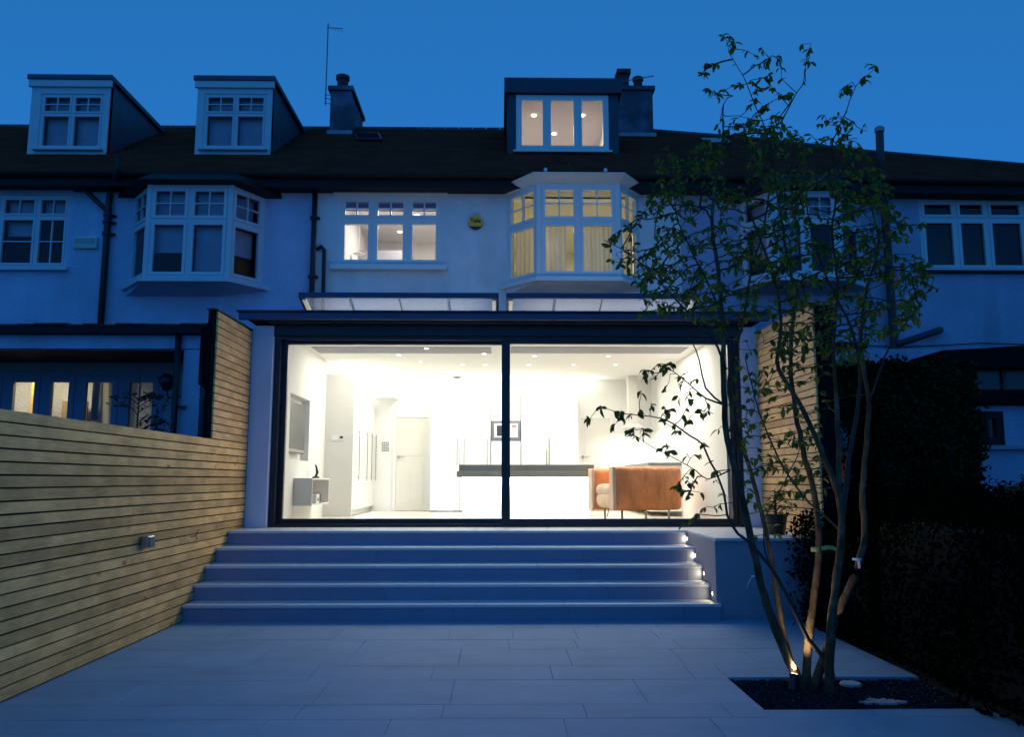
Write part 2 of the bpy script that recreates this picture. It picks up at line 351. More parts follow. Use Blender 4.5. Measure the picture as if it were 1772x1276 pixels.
# ================================================================== TERRACE STEPS
NOSE = [8.76, 9.06, 9.36, 9.70, 10.10]; XS = 2.286; RH = FLOOR/5
steps = thing('terrace_steps', (0, 8.8, 0), 'broad flight of five pale stone steps below the glazed doors', 'steps')
joint0 = [.55, .15, .8, .35, .62]
for k in range(5):
    y0 = NOSE[k]; y1 = NOSE[k+1] + .03 if k < 4 else YD - .02; z = RH*(k+1)
    xr = XS - .002 if k else XS + .03
    x = FX - joint0[k]
    while x < xr:
        a, b = max(x, FX+.004), min(x+.9, xr); x += .9
        if b-a < .02: continue
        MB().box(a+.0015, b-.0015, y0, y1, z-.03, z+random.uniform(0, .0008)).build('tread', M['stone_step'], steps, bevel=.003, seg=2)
    x = FX - joint0[(k+2) % 5]
    while x < xr:
        a, b = max(x, FX+.004), min(x+1.2, xr); x += 1.2
        if b-a < .02: continue
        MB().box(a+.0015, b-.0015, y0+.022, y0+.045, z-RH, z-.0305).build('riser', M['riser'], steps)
    MB().box(FX+.004, xr-.01, y0+.046, y1+.3 if k < 4 else YD, z-RH, z-.0315).build('core', M['mortar'], steps)
# raised terrace block to the right of the steps
block = thing('raised_terrace', (2.9, 9.2, 0), 'raised terrace block with stone coping beside the steps', 'terrace')
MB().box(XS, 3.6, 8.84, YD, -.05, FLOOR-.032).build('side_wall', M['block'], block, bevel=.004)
for a, b in ((XS+.001, 2.9), (2.903, 3.62)):
    for c_, d_ in ((8.80, 9.60), (9.603, 10.30), (10.303, YD-.02)):
        MB().box(a, b, c_, d_, FLOOR-.03, FLOOR).build('coping_slab', M['stone_step'], block, bevel=.003)
# four recessed step lights in the inner side of the block
for i, (px, py) in enumerate([(1190, 933), (1204, 962), (1219, 993), (1234, 1028)]):
    p = atX(px, py, XS); y = p.y + .0; z = p.z
    lab = ['top', 'second highest', 'third highest', 'lowest'][i]
    t = thing('step_light', (XS, y, z), f'lit oval step light, {lab} of the four on the block', 'step light', 'lit lights beside the steps')
    sq = MB().lathe((XS, y, z), [(.028, 0), (.028, -.004), (.026, -.007)], 18, 'x'); sq.build('bezel', M['steel'], t)
    MB().lathe((XS, y, z), [(.022, -.0072), (.02, -.009), (.012, -.010)], 18, 'x').build('lens', M['steplight'], t)
    area('step_lamp', (XS-.016, y, z), .34, .045, (1, .80, .40), (0, R(90), 0), parent=t)

# ================================================================== LEFT FENCE
PIT, BH = .0872, .0752
fence = thing('slatted_fence', (FX, 5, 0), 'tall pale cedar fence of horizontal slats running along the patio', 'fence')
for r in range(39):
    z0 = .006 + r*PIT; ya, ye = (-2.4, 10.74) if r < 22 else (9.42, 10.74)
    cuts = []
    if r < 22:
        cuts = [7.46] if r in (11, 12, 13, 14) else ([4.9] if r % 3 == 0 else [4.1] if r % 3 == 1 else [3.6])
        if r in (4, 5, 9): cuts = [3.2, 8.6]
        cuts.append(1.0)
    e = sorted([ya]+cuts+[ye])
    for a, b in zip(e[:-1], e[1:]):
        dx = random.uniform(-.0012, .0012)
        MB().box(FX-.02+dx, FX+dx, a+.001, b-.001, z0, z0+BH+random.uniform(-.0012, .0012)).build('slat', M['fence'] if r < 22 else M['fence2'], fence, bevel=.0015, seg=1)
MB().box(FX-.075, FX-.065, -2.4, 10.74, 0, 22*PIT-.012).box(FX-.062, FX-.052, 9.43, 10.74, 22*PIT-.012, 39*PIT-.02).build('backing_felt', M['dark'], fence)
m = MB()
for r in range(39):
    for yy in ([3.9, 5.8, 6.62, 7.5, 8.42, 9.3] if r < 22 else []) + [10.1]:
        for dz in (.02, .058): m.lathe((FX+.0015, yy+random.uniform(-.004, .004), .006+r*PIT+dz), [(.0035, 0), (.0035, .0006)], 6, 'x')
m.build('screws', M['steeldark'], fence, kind='stuff')
# outdoor socket box
p = atX(248, 938, FX)
s = thing('outdoor_socket', tuple(p), 'grey weatherproof socket box fixed to the left fence', 'socket')
MB().box(p.x+.0015, p.x+.075, p.y-.075, p.y+.07, p.z-.055, p.z+.055).build('housing', M['steel'], s, bevel=.01)
MB().box(p.x+.0755, p.x+.084, p.y-.066, p.y+.061, p.z-.046, p.z+.046).build('lid', mat('socket_lid', (.12, .14, .16), .3), s, bevel=.006)
p = atX(331, 927, FX)
s = thing('garden_tap', tuple(p), 'small black branching hook bracket on the left fence', 'bracket')
MB().tube([(p.x, p.y-.02, p.z-.02), (p.x+.05, p.y, p.z), (p.x+.06, p.y+.05, p.z+.06)], [.006, .006, .005]).build('upper_prong', M['blk'], s)
MB().tube([(p.x+.048, p.y, p.z), (p.x+.06, p.y+.02, p.z-.05)], [.005, .004]).tube([(p.x+.048, p.y, p.z), (p.x+.07, p.y-.05, p.z-.012)], [.005, .003]).build('lower_prongs', M['blk'], s)

# party wall (black) carrying the high slats
pw = thing('party_wall', (-3.45, 9.6, 0), 'black felted party wall end rising behind the left fence', 'wall')
xa = atY(345, 600, 9.44).x; xb = atY(353, 700, 9.44).x
MB().box(xb, FX-.065, 9.44, 13.2, 0, 3.42).build('wall', M['slatedark'], pw)
zc = atY(345, 665, 9.44).z
MB().prism([(xb-.001, 9.46, zc-.06), (xa, 9.46, zc), (xa, 9.46, 3.20), (xb-.001, 9.46, 3.28)], (0, 3.6, 0)).build('corbel', M['slatedark'], pw)
MB().box(xb-.02, FX-.01, 9.43, 13.2, 3.421, 3.436).build('capping', M['lead'], pw)

# ================================================================== RIGHT FENCE
yr0 = atX(1413, 700, FXR).y
rf = thing('right_slatted_fence', (FXR, 10, FLOOR), 'tall pale slatted screen on the terrace behind the tree', 'fence')
for r in range(9, 39):
    z0 = .006 + r*PIT
    if z0 < FLOOR: z0 = FLOOR+.003
    MB().box(FXR, FXR+.02, yr0, YD-.03, z0, .006+r*PIT+BH).build('slat', M['fence2'], rf, bevel=.0015, seg=1)
MB().box(FXR+.0215, FXR+.03, yr0+.01, YD-.03, FLOOR+.001, 39*PIT-.02).build('backing_felt', M['dark'], rf)
MB().box(FXR+.031, FXR+.24, yr0+.02, 13.2, .0, 3.36).build('end_wall', M['slatedark'], rf)

# ================================================================== WINDOW KIT
def wbars(m, O, u, n, u0, u1, z0, z1, d0, d1):
    z = Vector((0, 0, 1)); m.obox(O + u*u0 + z*z0 + n*d0, u*(u1-u0), n*(d1-d0), z*(z1-z0))
def window(parent, O, u, n, W, H, cols, tr, top=(2, 2), bot=(1, 1), mt='white', fr=.055, sw=.045, name='window', flat=False, deep=.07, setb=.02, topblind=None, blind=None, cellset=None, glass='glass', skip_top=False, gb=.009, bdep=.12):
    """O outer bottom-left corner, u along, n outward; cols = inner mullion positions (fractions), tr = transom height fraction or None"""
    u, n, O = Vector(u).normalized(), Vector(n).normalized(), Vector(O)
    d1 = -setb; d0 = -setb-deep
    m = MB()
    wbars(m, O, u, n, 0, fr, 0, H, d0, d1); wbars(m, O, u, n, W-fr, W, 0, H, d0, d1)
    wbars(m, O, u, n, fr, W-fr, 0, fr, d0, d1); wbars(m, O, u, n, fr, W-fr, H-fr, H, d0, d1)
    ce = [fr] + [c*W for c in cols] + [W-fr]; hm = fr*.45
    for c in cols: wbars(m, O, u, n, c*W-hm, c*W+hm, fr, H-fr, d0, d1-.002)
    if tr:
        for i in range(len(ce)-1):
            a = ce[i] + (hm if i else 0); b = ce[i+1] - (hm if i < len(ce)-2 else 0)
            wbars(m, O, u, n, a, b, tr*H-hm, tr*H+hm, d0, d1-.004)
    root = m.build('window_frame' if flat else name, M[mt], parent)
    sub = parent if flat else root
    rows = [(fr, H-fr, bot)] if not tr else [(fr, tr*H-hm, bot), (tr*H+hm, H-fr, top)]
    for i in range(len(ce)-1):
        a = ce[i] + (hm if i else 0); b = ce[i+1] - (hm if i < len(ce)-2 else 0)
        for j, (r0, r1, bars) in enumerate(rows):
            g = .003; s = MB(); e0, e1 = d0+.012, d1+.008
            A, B, C, D = a+g, b-g, r0+g, r1-g
            if cellset and (i, j) in cellset: bars = cellset[(i, j)]
            wbars(s, O, u, n, A, A+sw, C, D, e0, e1); wbars(s, O, u, n, B-sw, B, C, D, e0, e1)
            wbars(s, O, u, n, A+sw, B-sw, C, C+sw, e0, e1); wbars(s, O, u, n, A+sw, B-sw, D-sw, D, e0, e1)
            s.build('sash', M[mt], sub)
            if bars != (1, 1):
                s = MB(); nx, nz = bars; gx = (B-A-2*sw); gz = (D-C-2*sw)
                for k in range(1, nx): x = A+sw+gx*k/nx; wbars(s, O, u, n, x-gb, x+gb, C+sw, D-sw, e0+.004, e1-.006)
                for k in range(1, nz): zz = C+sw+gz*k/nz; wbars(s, O, u, n, A+sw, B-sw, zz-gb, zz+gb, e0+.006, e1-.008)
                s.build('glazing_bars', M[mt], sub)
            s = MB(); zc_ = Vector((0, 0, 1)); q = n*((d0+d1)/2-.004)
            P = [O+u*(A+sw-.004)+zc_*(C+sw-.004)+q, O+u*(B-sw+.004)+zc_*(C+sw-.004)+q, O+u*(B-sw+.004)+zc_*(D-sw+.004)+q, O+u*(A+sw-.004)+zc_*(D-sw+.004)+q]
            s.add(P, [(0,1,2,3)]); s.build('pane', M[glass], sub)
            bl = (topblind if j == 1 else blind)
            if bl:
                frac, bm_ = bl if not isinstance(bl, dict) else bl.get(i, (0, 'blind'))
                if frac > 0:
                    s = MB(); z1 = D-sw+.02; z0 = z1 - (D-C-2*sw+.02)*frac
                    wbars(s, O, u, n, A+sw-.02, B-sw+.02, z0, z1, d0-bdep, d0-bdep+.006)
                    wbars(s, O, u, n, A+sw-.02, B-sw+.02, z0-.022, z0-.001, d0-bdep-.006, d0-bdep+.012)
                    s.build('roller_blind', M[bm_], sub)
    return root
def wall_holes(m, x0, x1, z0, z1, holes, y0, y1):
    xs = sorted({x0, x1} | {h[0] for h in holes} | {h[1] for h in holes}); zs = sorted({z0, z1} | {h[2] for h in holes} | {h[3] for h in holes})
    xs = [x for x in xs if x0 <= x <= x1]; zs = [z for z in zs if z0 <= z <= z1]
    for a, b in zip(xs[:-1], xs[1:]):
        run = None
        for c, d in zip(zs[:-1], zs[1:]):
            hole = any(h[0] < (a+b)/2 < h[1] and h[2] < (c+d)/2 < h[3] for h in holes)
            if not hole: run = (run[0], d) if run else (c, d)
            if hole and run: m.box(a, b, y0, y1, *run); run = None
        if run: m.box(a, b, y0, y1, *run)
    return m
def room(parent, x0, x1, y0, y1, z0, z1, mt, name='room', t=.05):
    m = MB()                                         # plastered shell, open towards the window
    m.box(x0-t, x0, y0, y1, z0, z1).box(x1, x1+t, y0, y1, z0, z1).box(x0-t, x1+t, y1, y1+t, z0, z1).box(x0-t, x1+t, y0, y1+t, z0-t, z0).box(x0-t, x1+t, y0, y1+t, z1, z1+t)
    return m.build(name, M[mt], parent)
def rect_px(pxl, pxr, pyt, pyb, Y):
    a = atY((pxl+pxr)/2, pyt, Y).z; b = atY((pxl+pxr)/2, pyb, Y).z
    return atY(pxl, (pyt+pyb)/2, Y).x, atY(pxr, (pyt+pyb)/2, Y).x, b, a

# ================================================================== THE THREE TERRACED HOUSES
YW, YE, YR = 13.4, 13.08, 17.4
ZE, ZR = atY(886, 303, YE).z, atY(700, 223, YR).z
X1, X2 = -3.07, 3.05
H_L = thing('left_house', (-6, YW, 0), 'neighbouring white rendered terraced house with two white dormers, left of the lit house', 'house')
H_C = thing('middle_house', (0, YW, 0), 'white rendered terraced house with lit upstairs windows above the glazed kitchen', 'house')
H_R = thing('right_house', (7, YW, 0), 'unlit grey rendered house with descending roof behind the tree', 'house')
def zr(x): 
    return float(np.interp(x, [-20, 3.3, 5.6, 8.2, 11.7, 20], [ZR, ZR, ZR-.17, ZR-.46, ZR-.75, ZR-1.5]))
def ze(x): return float(np.interp(x, [-20, 3.3, 8, 14, 20], [ZE, ZE, ZE-.06, ZE-.12, ZE-.2]))
def roofP(x, t, lift=0): return Vector((x, YE+(YR-YE)*t, ze(x)+(zr(x)-ze(x))*t+lift))
def roofZ(x, y): t = (y-YE)/(YR-YE); return ze(x)+(zr(x)-ze(x))*t
def roofY(x, z): return YE + (z-ze(x))/(zr(x)-ze(x))*(YR-YE)
def roof_hit(px, py):
    best = min((abs(roofZ(atY(px, py, YE+(YR-YE)*k/400).x, YE+(YR-YE)*k/400) - atY(px, py, YE+(YR-YE)*k/400).z), YE+(YR-YE)*k/400) for k in range(401))
    return atY(px, py, best[1])
def roof(parent, xa, xb, hole=None, nc=26):
    xs = list(np.arange(xa, xb, .33)) + [xb]
    if hole: xs = sorted(xs + [hole[0], hole[1]])
    deck = MB(); m = MB()
    for c in range(nc):
        t0, t1 = c/nc, (c+1)/nc
        for a, b in zip(xs[:-1], xs[1:]):
            if b-a < 1e-4: continue
            if hole and hole[0]-1e-4 <= a and b <= hole[1]+1e-4 and hole[2] < (t0+t1)/2 < hole[3]: continue
            l = .016 + random.uniform(-.004, .006)
            p = [roofP(a, t0, l), roofP(b, t0, l), roofP(b, t1+.01, .002), roofP(a, t1+.01, .002), roofP(a, t0, -.01), roofP(b, t0, -.01)]
            m.add(p, [(0,1,2,3), (4,5,1,0)])
    o = m.build('roof', M['slate'], parent)
    # far slope, so that the roof is closed
    MB().add([roofP(xa, 1), roofP(xb, 1), Vector((xb, 2*YR-YE, ze(xb))), Vector((xa, 2*YR-YE, ze(xa)))], [(0,3,2,1)]).build('far_slope', M['slate'], o)
    # ridge tiles
    x = xa+.02
    while x < xb-.02:
        L = min(.30, xb-x); z0, z1 = zr(x), zr(x+L)
        pr = [(-.11, -.06), (-.07, .015), (0, .05), (.07, .015), (.11, -.06)]
        k = MB(); k.add([(x+.006, YR+a, z0+b) for a, b in pr]+[(x+L-.006, YR+a, z1+b) for a, b in pr], [(i+5, i+6, i+1, i) for i in range(4)]+[(0,1,2,3,4),(9,8,7,6,5)])
        k.build('ridge_tile', M['ridge'], o); x += .305
    return o
def gutter(parent, xa, xb, dz=0):
    m = MB(); za, zb = ze(xa), ze(xb); r = .06; n = 8
    prof = [(math.cos(math.pi+math.pi*k/n)*r, math.sin(math.pi+math.pi*k/n)*r) for k in range(n+1)]; prof += [(.05, 0), (-.05, 0)]
    k = len(prof)
    m.add([(xa, YE-.05+a, za-.02+b) for a, b in prof]+[(xb, YE-.05+a, zb-.02+b) for a, b in prof], [(i, (i+1) % k, k+(i+1) % k, k+i) for i in range(k)]+[tuple(range(k)), tuple(range(2*k-1, k-1, -1))])
    m.build('gutter', M['soffit'], parent)
    m = MB(); m.obox((xa, YE+.01, za-.22), (xb-xa, 0, zb-za), (0, .03, 0), (0, 0, .2)); m.obox((xa, YE+.04, za-.215), (xb-xa, 0, zb-za), (0, YW-YE-.04, 0), (0, 0, .03))
    m.build('fascia_board', M['soffit'], parent)
WT = .28
# ---- left house
r1 = rect_px(-66, 118, 337, 463, YW)
bl = (atY(229, 400, YW).x, atY(457, 400, YW).x, atY(340, 482, YW-.55).z, atY(340, 320, YW-.55).z)
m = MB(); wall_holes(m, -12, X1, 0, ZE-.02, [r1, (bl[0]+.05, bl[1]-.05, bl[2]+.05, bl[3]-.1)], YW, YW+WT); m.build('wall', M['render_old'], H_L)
roof(H_L, -13, X1); gutter(H_L, -13, X1)
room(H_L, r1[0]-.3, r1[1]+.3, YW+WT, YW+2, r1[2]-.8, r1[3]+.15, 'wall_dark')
window(H_L, (r1[0], YW, r1[2]), (1,0,0), (0,-1,0), r1[1]-r1[0], r1[3]-r1[2], [.345, .69], .70, top=(2,1), bot=(2,2), mt='upvc', cellset={(0,1):(2,1),(1,0):(1,2),(0,0):(1,2)}, topblind=(.95, 'blind'), blind={0:(.3,'blind'),1:(.3,'blind'),2:(0,'blind')}, fr=.045, sw=.035)
q = rect_px(-72, 128, 318, 331, YW-.03); MB().box(q[0], q[1], YW-.07, YW-.001, q[2], q[3]).build('window_hood', M['upvc'], H_L, bevel=.006)
MB().box(r1[0]-.08, r1[1]+.06, YW-.09, YW-.001, r1[2]-.06, r1[2]-.004).build('window_sill', M['upvc'], H_L, bevel=.005)
# ---- right house
r2 = rect_px(1593, 1840, 344, 469, YW)
br = (atY(1282, 400, YW).x, atY(1490, 400, YW).x, atY(1380, 480, YW-.55).z, atY(1380, 330, YW-.55).z)
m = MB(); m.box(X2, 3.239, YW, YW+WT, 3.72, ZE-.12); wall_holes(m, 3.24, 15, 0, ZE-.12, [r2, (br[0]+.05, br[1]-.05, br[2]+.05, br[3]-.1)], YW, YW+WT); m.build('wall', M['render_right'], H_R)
roof(H_R, X2, 15); gutter(H_R, X2, 15)
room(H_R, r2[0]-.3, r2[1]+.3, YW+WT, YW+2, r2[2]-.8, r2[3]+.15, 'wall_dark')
window(H_R, (r2[0], YW, r2[2]), (1,0,0), (0,-1,0), r2[1]-r2[0], r2[3]-r2[2], [.26, .48, .74], .72, top=(1,1), bot=(1,1), mt='upvc', fr=.05, sw=.05)
MB().box(r2[0]-.06, r2[1]+.1, YW-.08, YW-.001, r2[2]-.05, r2[2]-.004).build('window_sill', M['soffit'], H_R)
MB().box(r2[0]-.06, r2[1]+.1, YW-.04, YW-.001, r2[3]+.004, r2[3]+.04).build('lintel', M['soffit'], H_R)
# ---- middle house
r3 = rect_px(585, 765, 338, 460, YW)
bc = (atY(877, 400, YW).x, atY(1106, 400, YW).x, atY(1000, 481, YW-.55).z, atY(1000, 318, YW-.55).z)
m = MB(); wall_holes(m, X1, X2, 3.72, ZE-.02, [r3, (bc[0]+.05, bc[1]-.05, bc[2]+.05, bc[3]-.03)], YW, YW+WT); m.build('wall', M['render'], H_C)
window(H_C, (r3[0], YW, r3[2]), (1,0,0), (0,-1,0), r3[1]-r3[0], r3[3]-r3[2], [.333, .667], .655, mt='white', topblind=(.52, 'blind_b'), fr=.05, sw=.055, gb=.012, bdep=.02)
q = rect_px(577, 774, 330, 337, YW-.05); MB().box(q[0], q[1], YW-.06, YW-.001, q[2], q[3]).build('window_hood', M['white'], H_C, bevel=.006)
MB().box(r3[0]-.1, r3[1]+.1, YW-.12, YW-.001, r3[2]-.09, r3[2]-.004).build('window_sill', M['white'], H_C, bevel=.012)
CZ = r3[3] + .33
room1 = room(H_C, r3[0]-.12, r3[1]+.75, YW+WT, YW+3.9, r3[2]-1.0, CZ, 'wall_up')
# bedroom fittings seen through the window
rx0, rx1 = r3[0]-.12, r3[1]+.75
MB().box(rx0+.002, rx0+1.05, YW+2.6, YW+3.2, r3[2]-1, CZ-.55).build('wardrobe', M['grey'], room1)
MB().box(rx1-1.15, rx1-.35, YW+3.86, YW+3.898, r3[2]-1, CZ-.72).build('door', mat('grey_blue_door', (.28,.32,.38), .6), room1)
def downlight(parent, px, py, Z, name='downlight', r=.045, strength=None):
    p = atZ(px, py, Z)
    o = MB().lathe((p.x, p.y, Z-.004), [(r, 0), (r*.9, -.012), (r*.5, -.018)], 14).build(name, M['bulb'], parent)
    return p
for px, py in ((619,401),(692,401),(722,372)): downlight(room1, px, py, CZ, 'spot_lamp')
area('bedroom_lamp', ((rx0+rx1)/2, YW+2.0, CZ-.03), 62, 1.0, (1, .93, .86), parent=room1)
c = atY(621, 440, YW+1.9)
t = MB().lathe((c.x, c.y, c.z), [(.11, 0), (.115, .008), (.07, .03), (.03, .05)], 18).tube([(c.x, c.y, c.z+.06), (c.x, c.y, CZ-.001)], .006)
o = t.build('ceiling_lamp', M['plast'], smooth=False); o['label'] = 'small pale pendant lamp inside the three-light bedroom window'; o['category'] = 'lamp'

# ---- bays
def bay(parent, wl, wr, fl, fr_, z0, z1, dep, mt, lights, cornice, fcols, tr, blinds=None, tbl=None, side=(2,2), name='bay_window', lower=(1,1)):
    """wl, wr where the splays meet the wall, fl, fr_ the front corners"""
    Yf = YW-dep
    A, B, C, D = Vector((wl, YW, z0)), Vector((fl, Yf, z0)), Vector((fr_, Yf, z0)), Vector((wr, YW, z0))
    out = [(-.06, 0), (-.03, -.07), (.03, -.07), (.06, 0)]
    base = [A+Vector((-.04,-.001,0)), B+Vector((-.02,-.04,0)), C+Vector((.02,-.04,0)), D+Vector((.04,-.001,0))]
    m = MB(); m.prism([p-Vector((0,0,.07)) for p in [A+Vector((-.13,-.001,0)), B+Vector((-.05,-.11,0)), C+Vector((.05,-.11,0)), D+Vector((.13,-.001,0))]], (0,0,.065))
    root = m.build(name, M[mt], parent)
    m = MB(); lo_ = [Vector((p.x*.6+(A.x+D.x)/2*.4, YW-.02, z0-.17)) if i in (1, 2) else Vector((p.x, YW-.001, z0-.17)) for i, p in enumerate(base)]; m.add(lo_+[p-Vector((0,0,.071)) for p in base], [(0,3,2,1),(4,5,6,7),(0,1,5,4),(1,2,6,5),(2,3,7,6),(3,0,4,7)]); m.build('apron', M['render' if mt == 'white' else 'render_old' if parent == H_L else 'render_right'], root)
    H = z1-z0
    def seg(P, Q, cols, **k):
        u = (Q-P).normalized(); n = Vector((u.y, -u.x, 0)); 
        if n.y > 0: n = -n
        window(root, P, u, n, (Q-P).length, H, cols, tr, mt=mt, flat=True, setb=0, topblind=tbl, blind=blinds, **k)
    seg(A, B, [], top=side, sw=.05, bot=lower); seg(B, C, fcols, top=(2,2), sw=.05, bot=lower); seg(C, D, [], top=side, sw=.05, bot=lower)
    for P in (B, C):
        m = MB(); m.prism([(P.x-.035, P.y-.012, z0), (P.x+.035, P.y-.012, z0), (P.x+.04, P.y+.055, z0), (P.x-.04, P.y+.055, z0)], (0,0,H))
        m.build('corner_post', M[mt], root)
    return root, (A, B, C, D)
Yf = YW-.55
fB, fC = atY(932, 400, Yf).x, atY(1070, 400, Yf).x
bayC, (A, B, C, D) = bay(H_C, bc[0], bc[1], fB, fC, bc[2], bc[3], .55, 'white', None, None, [.5], .60)
def offs(k, z, dz=0): return [Vector((A.x-k*.8, YW-.001, z)), Vector((B.x-k*.45, Yf-k, z)), Vector((C.x+k*.45, Yf-k, z)), Vector((D.x+k*.8, YW-.001, z))]
m = MB(); lo, hi = offs(.02, bc[3]), offs(.19, bc[3]+.10)
m.add(lo+hi, [(0,1,5,4),(1,2,6,5),(2,3,7,6),(0,3,2,1),(4,5,6,7)]); m.prism([p for p in offs(.205, bc[3]+.101)], (0,0,.02)); m.build('cornice', M['white'], bayC)
lo, hi = offs(.21, bc[3]+.1215), [Vector((A.x+.15, YW-.001, bc[3]+.15)), Vector((B.x+.1, YW-.1, bc[3]+.15)), Vector((C.x-.1, YW-.1, bc[3]+.15)), Vector((D.x-.15, YW-.001, bc[3]+.15))]
m = MB(); m.add(lo+hi, [(0,1,5,4),(1,2,6,5),(2,3,7,6),(4,5,6,7),(0,3,2,1)])
m.build('lead_roof', M['lead'], bayC)
for px in (944, 1048):
    p = atY(px, 300, Yf-.18); o = MB().lathe((p.x, p.y, bc[3]+.124), [(.02, 0), (.03, .03), (.028, .06), (.01, .075)], 12).build('roof_lug', M['white'], bayC, smooth=True)
# bay room
bz0, bz1 = bc[2]-.7, bc[3]+.0
room2 = room(H_C, bc[0]-.35, bc[1]+.12, YW+WT, YW+3.6, bz0, bz1, 'wall_bay')
p = [A+Vector((.05,0,0)), B+Vector((.05,.09,0)), C+Vector((-.05,.09,0)), D+Vector((-.05,0,0))]
MB().prism([q+Vector((0,.1,H_*0)) for q, H_ in zip(p, [0]*4)] , (0,0,.02)).build('bay_board', M['white'], bayC)
MB().prism([Vector((q.x, q.y+.09, bc[3]-.03)) for q in p], (0,0,.02)).build('bay_ceiling', M['wall_bay'], bayC)
area('bay_room_lamp', ((bc[0]+bc[1])/2, YW+1.6, bz1-.03), 42, .8, (1, .93, .72), parent=room2)
def curtain(parent, x0, x1, y, z0, z1, wav=.1, amp=.03, mt='curtain', pinch=0):
    n = int((x1-x0)/.018); m = MB(); k = len(m.v)
    for i in range(n+1):
        x = x0+(x1-x0)*i/n
        for j in range(5):
            t = j/4; xx = x + pinch*math.sin(t*math.pi)*(1 if x < (x0+x1)/2 else -1)
            m.v.append((xx, y+amp*math.sin(x/wav*6.28+.7*math.sin(x*9))*(.6+.4*(1-t))+.012*math.sin(x*61), z0+(z1-z0)*t))
    for i in range(n):
        for j in range(4): m.f.append((i*5+j, (i+1)*5+j, (i+1)*5+j+1, i*5+j+1))
    o = m.build('curtain', M[mt], parent, smooth=True); return o
zt = bc[2]+(bc[3]-bc[2])*.6
for k, (a, b, w_) in enumerate(((B.x+.12, B.x+.46, .085), (B.x+.62, C.x-.06, .07))):
    o = curtain(None, a, b, Yf+.22, bc[2]+.02, zt+.02, w_); o['label'] = ['gathered cream curtain beside the bulb in the lit bay window', 'wide cream curtain drawn across the second light of the lit bay window'][k]; o['category'] = 'curtain'; o['group'] = 'curtains in the lit bay'
o = curtain(None, A.x+.16, B.x+.04, YW-.06, bc[2]+.02, zt+.02, .07); o['label'] = 'pale curtain in the narrow left splay of the lit bay'; o['category'] = 'curtain'; o['group'] = 'curtains in the lit bay'
o = curtain(None, C.x+.02, D.x-.14, YW-.08, bc[2]+.02, zt+.02, .08); o['label'] = 'cream curtain in the splay of the lit bay beside the tree'; o['category'] = 'curtain'; o['group'] = 'curtains in the lit bay'
p = atY(946, 431, YW-.12)
t = thing('pendant_bulb', tuple(p), 'bare glowing bulb hanging in the lit bay window', 'lamp')
MB().lathe(tuple(p), [(.008,-.055),(.03,-.04),(.036,-.015),(.026,.02),(.014,.05)], 14).build('bulb', M['bulb'], t, smooth=True)
MB().lathe((p.x,p.y,p.z+.051), [(.016,0),(.018,.05),(.006,.06)], 10).tube([(p.x,p.y,p.z+.1),(p.x,p.y,bc[3]-.031)], .003, 6).build('flex', M['plast'], t)
p = atY(903, 457, YW+.14)
o = MB().lathe((p.x, p.y+.25, bc[2]-.02), [(.12,0),(.17,.34),(.165,.345),(.115,.01)], 20).build('lampshade', M['lampshade'], smooth=False); o['label'] = 'cream drum lampshade behind the left splay of the lit bay'; o['category'] = 'lampshade'

# left bay
gB, gC = atY(255, 400, Yf).x, atY(397, 400, Yf).x
bayL, (A2, B2, C2, D2) = bay(H_L, bl[0], bl[1], gB, gC, bl[2], bl[3], .55, 'upvc', None, None, [.5], .62, tbl=(1.0, 'blind'), blinds={0:(.52, 'blind'), 1:(1.0, 'blind')})
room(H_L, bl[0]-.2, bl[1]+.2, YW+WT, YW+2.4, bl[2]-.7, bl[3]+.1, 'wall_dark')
# right bay
hB, hC = atY(1335, 400, Yf).x, atY(1452, 400, Yf).x
bayR, (A3, B3, C3, D3) = bay(H_R, br[0], br[1], hB, hC, br[2], br[3], .55, 'upvc', None, None, [.5], .66, tbl=(1.0, 'blind'), side=(1,1), blinds={0:(.6,'blind')})
room(H_R, br[0]-.2, br[1]+.2, YW+WT, YW+2.4, br[2]-.7, br[3]+.1, 'wall_dark')
def bay_hood(parent, A, B, C, D, z, grow=.22):
    lo = [Vector((A.x-grow*1.3, YW-.002, z-.05)), Vector((B.x-grow*.5, Yf-grow, z)), Vector((C.x+grow*.5, Yf-grow, z)), Vector((D.x+grow*1.3, YW-.002, z-.05))]
    hi = [Vector((A.x-grow*.9, YW-.002, ZE+.0)), Vector((B.x, YE-.02, ZE+.02)), Vector((C.x, YE-.02, ZE+.02)), Vector((D.x+grow*.9, YW-.002, ZE+.0))]
    m = MB(); m.add(lo+hi, [(0,1,5,4),(1,2,6,5),(2,3,7,6),(0,3,2,1),(4,5,6,7)]); m.build('bay_hood', M['soffit'], parent)
bay_hood(bayL, A2, B2, C2, D2, bl[3]+.015); bay_hood(bayR, A3, B3, C3, D3, br[3]+.015)

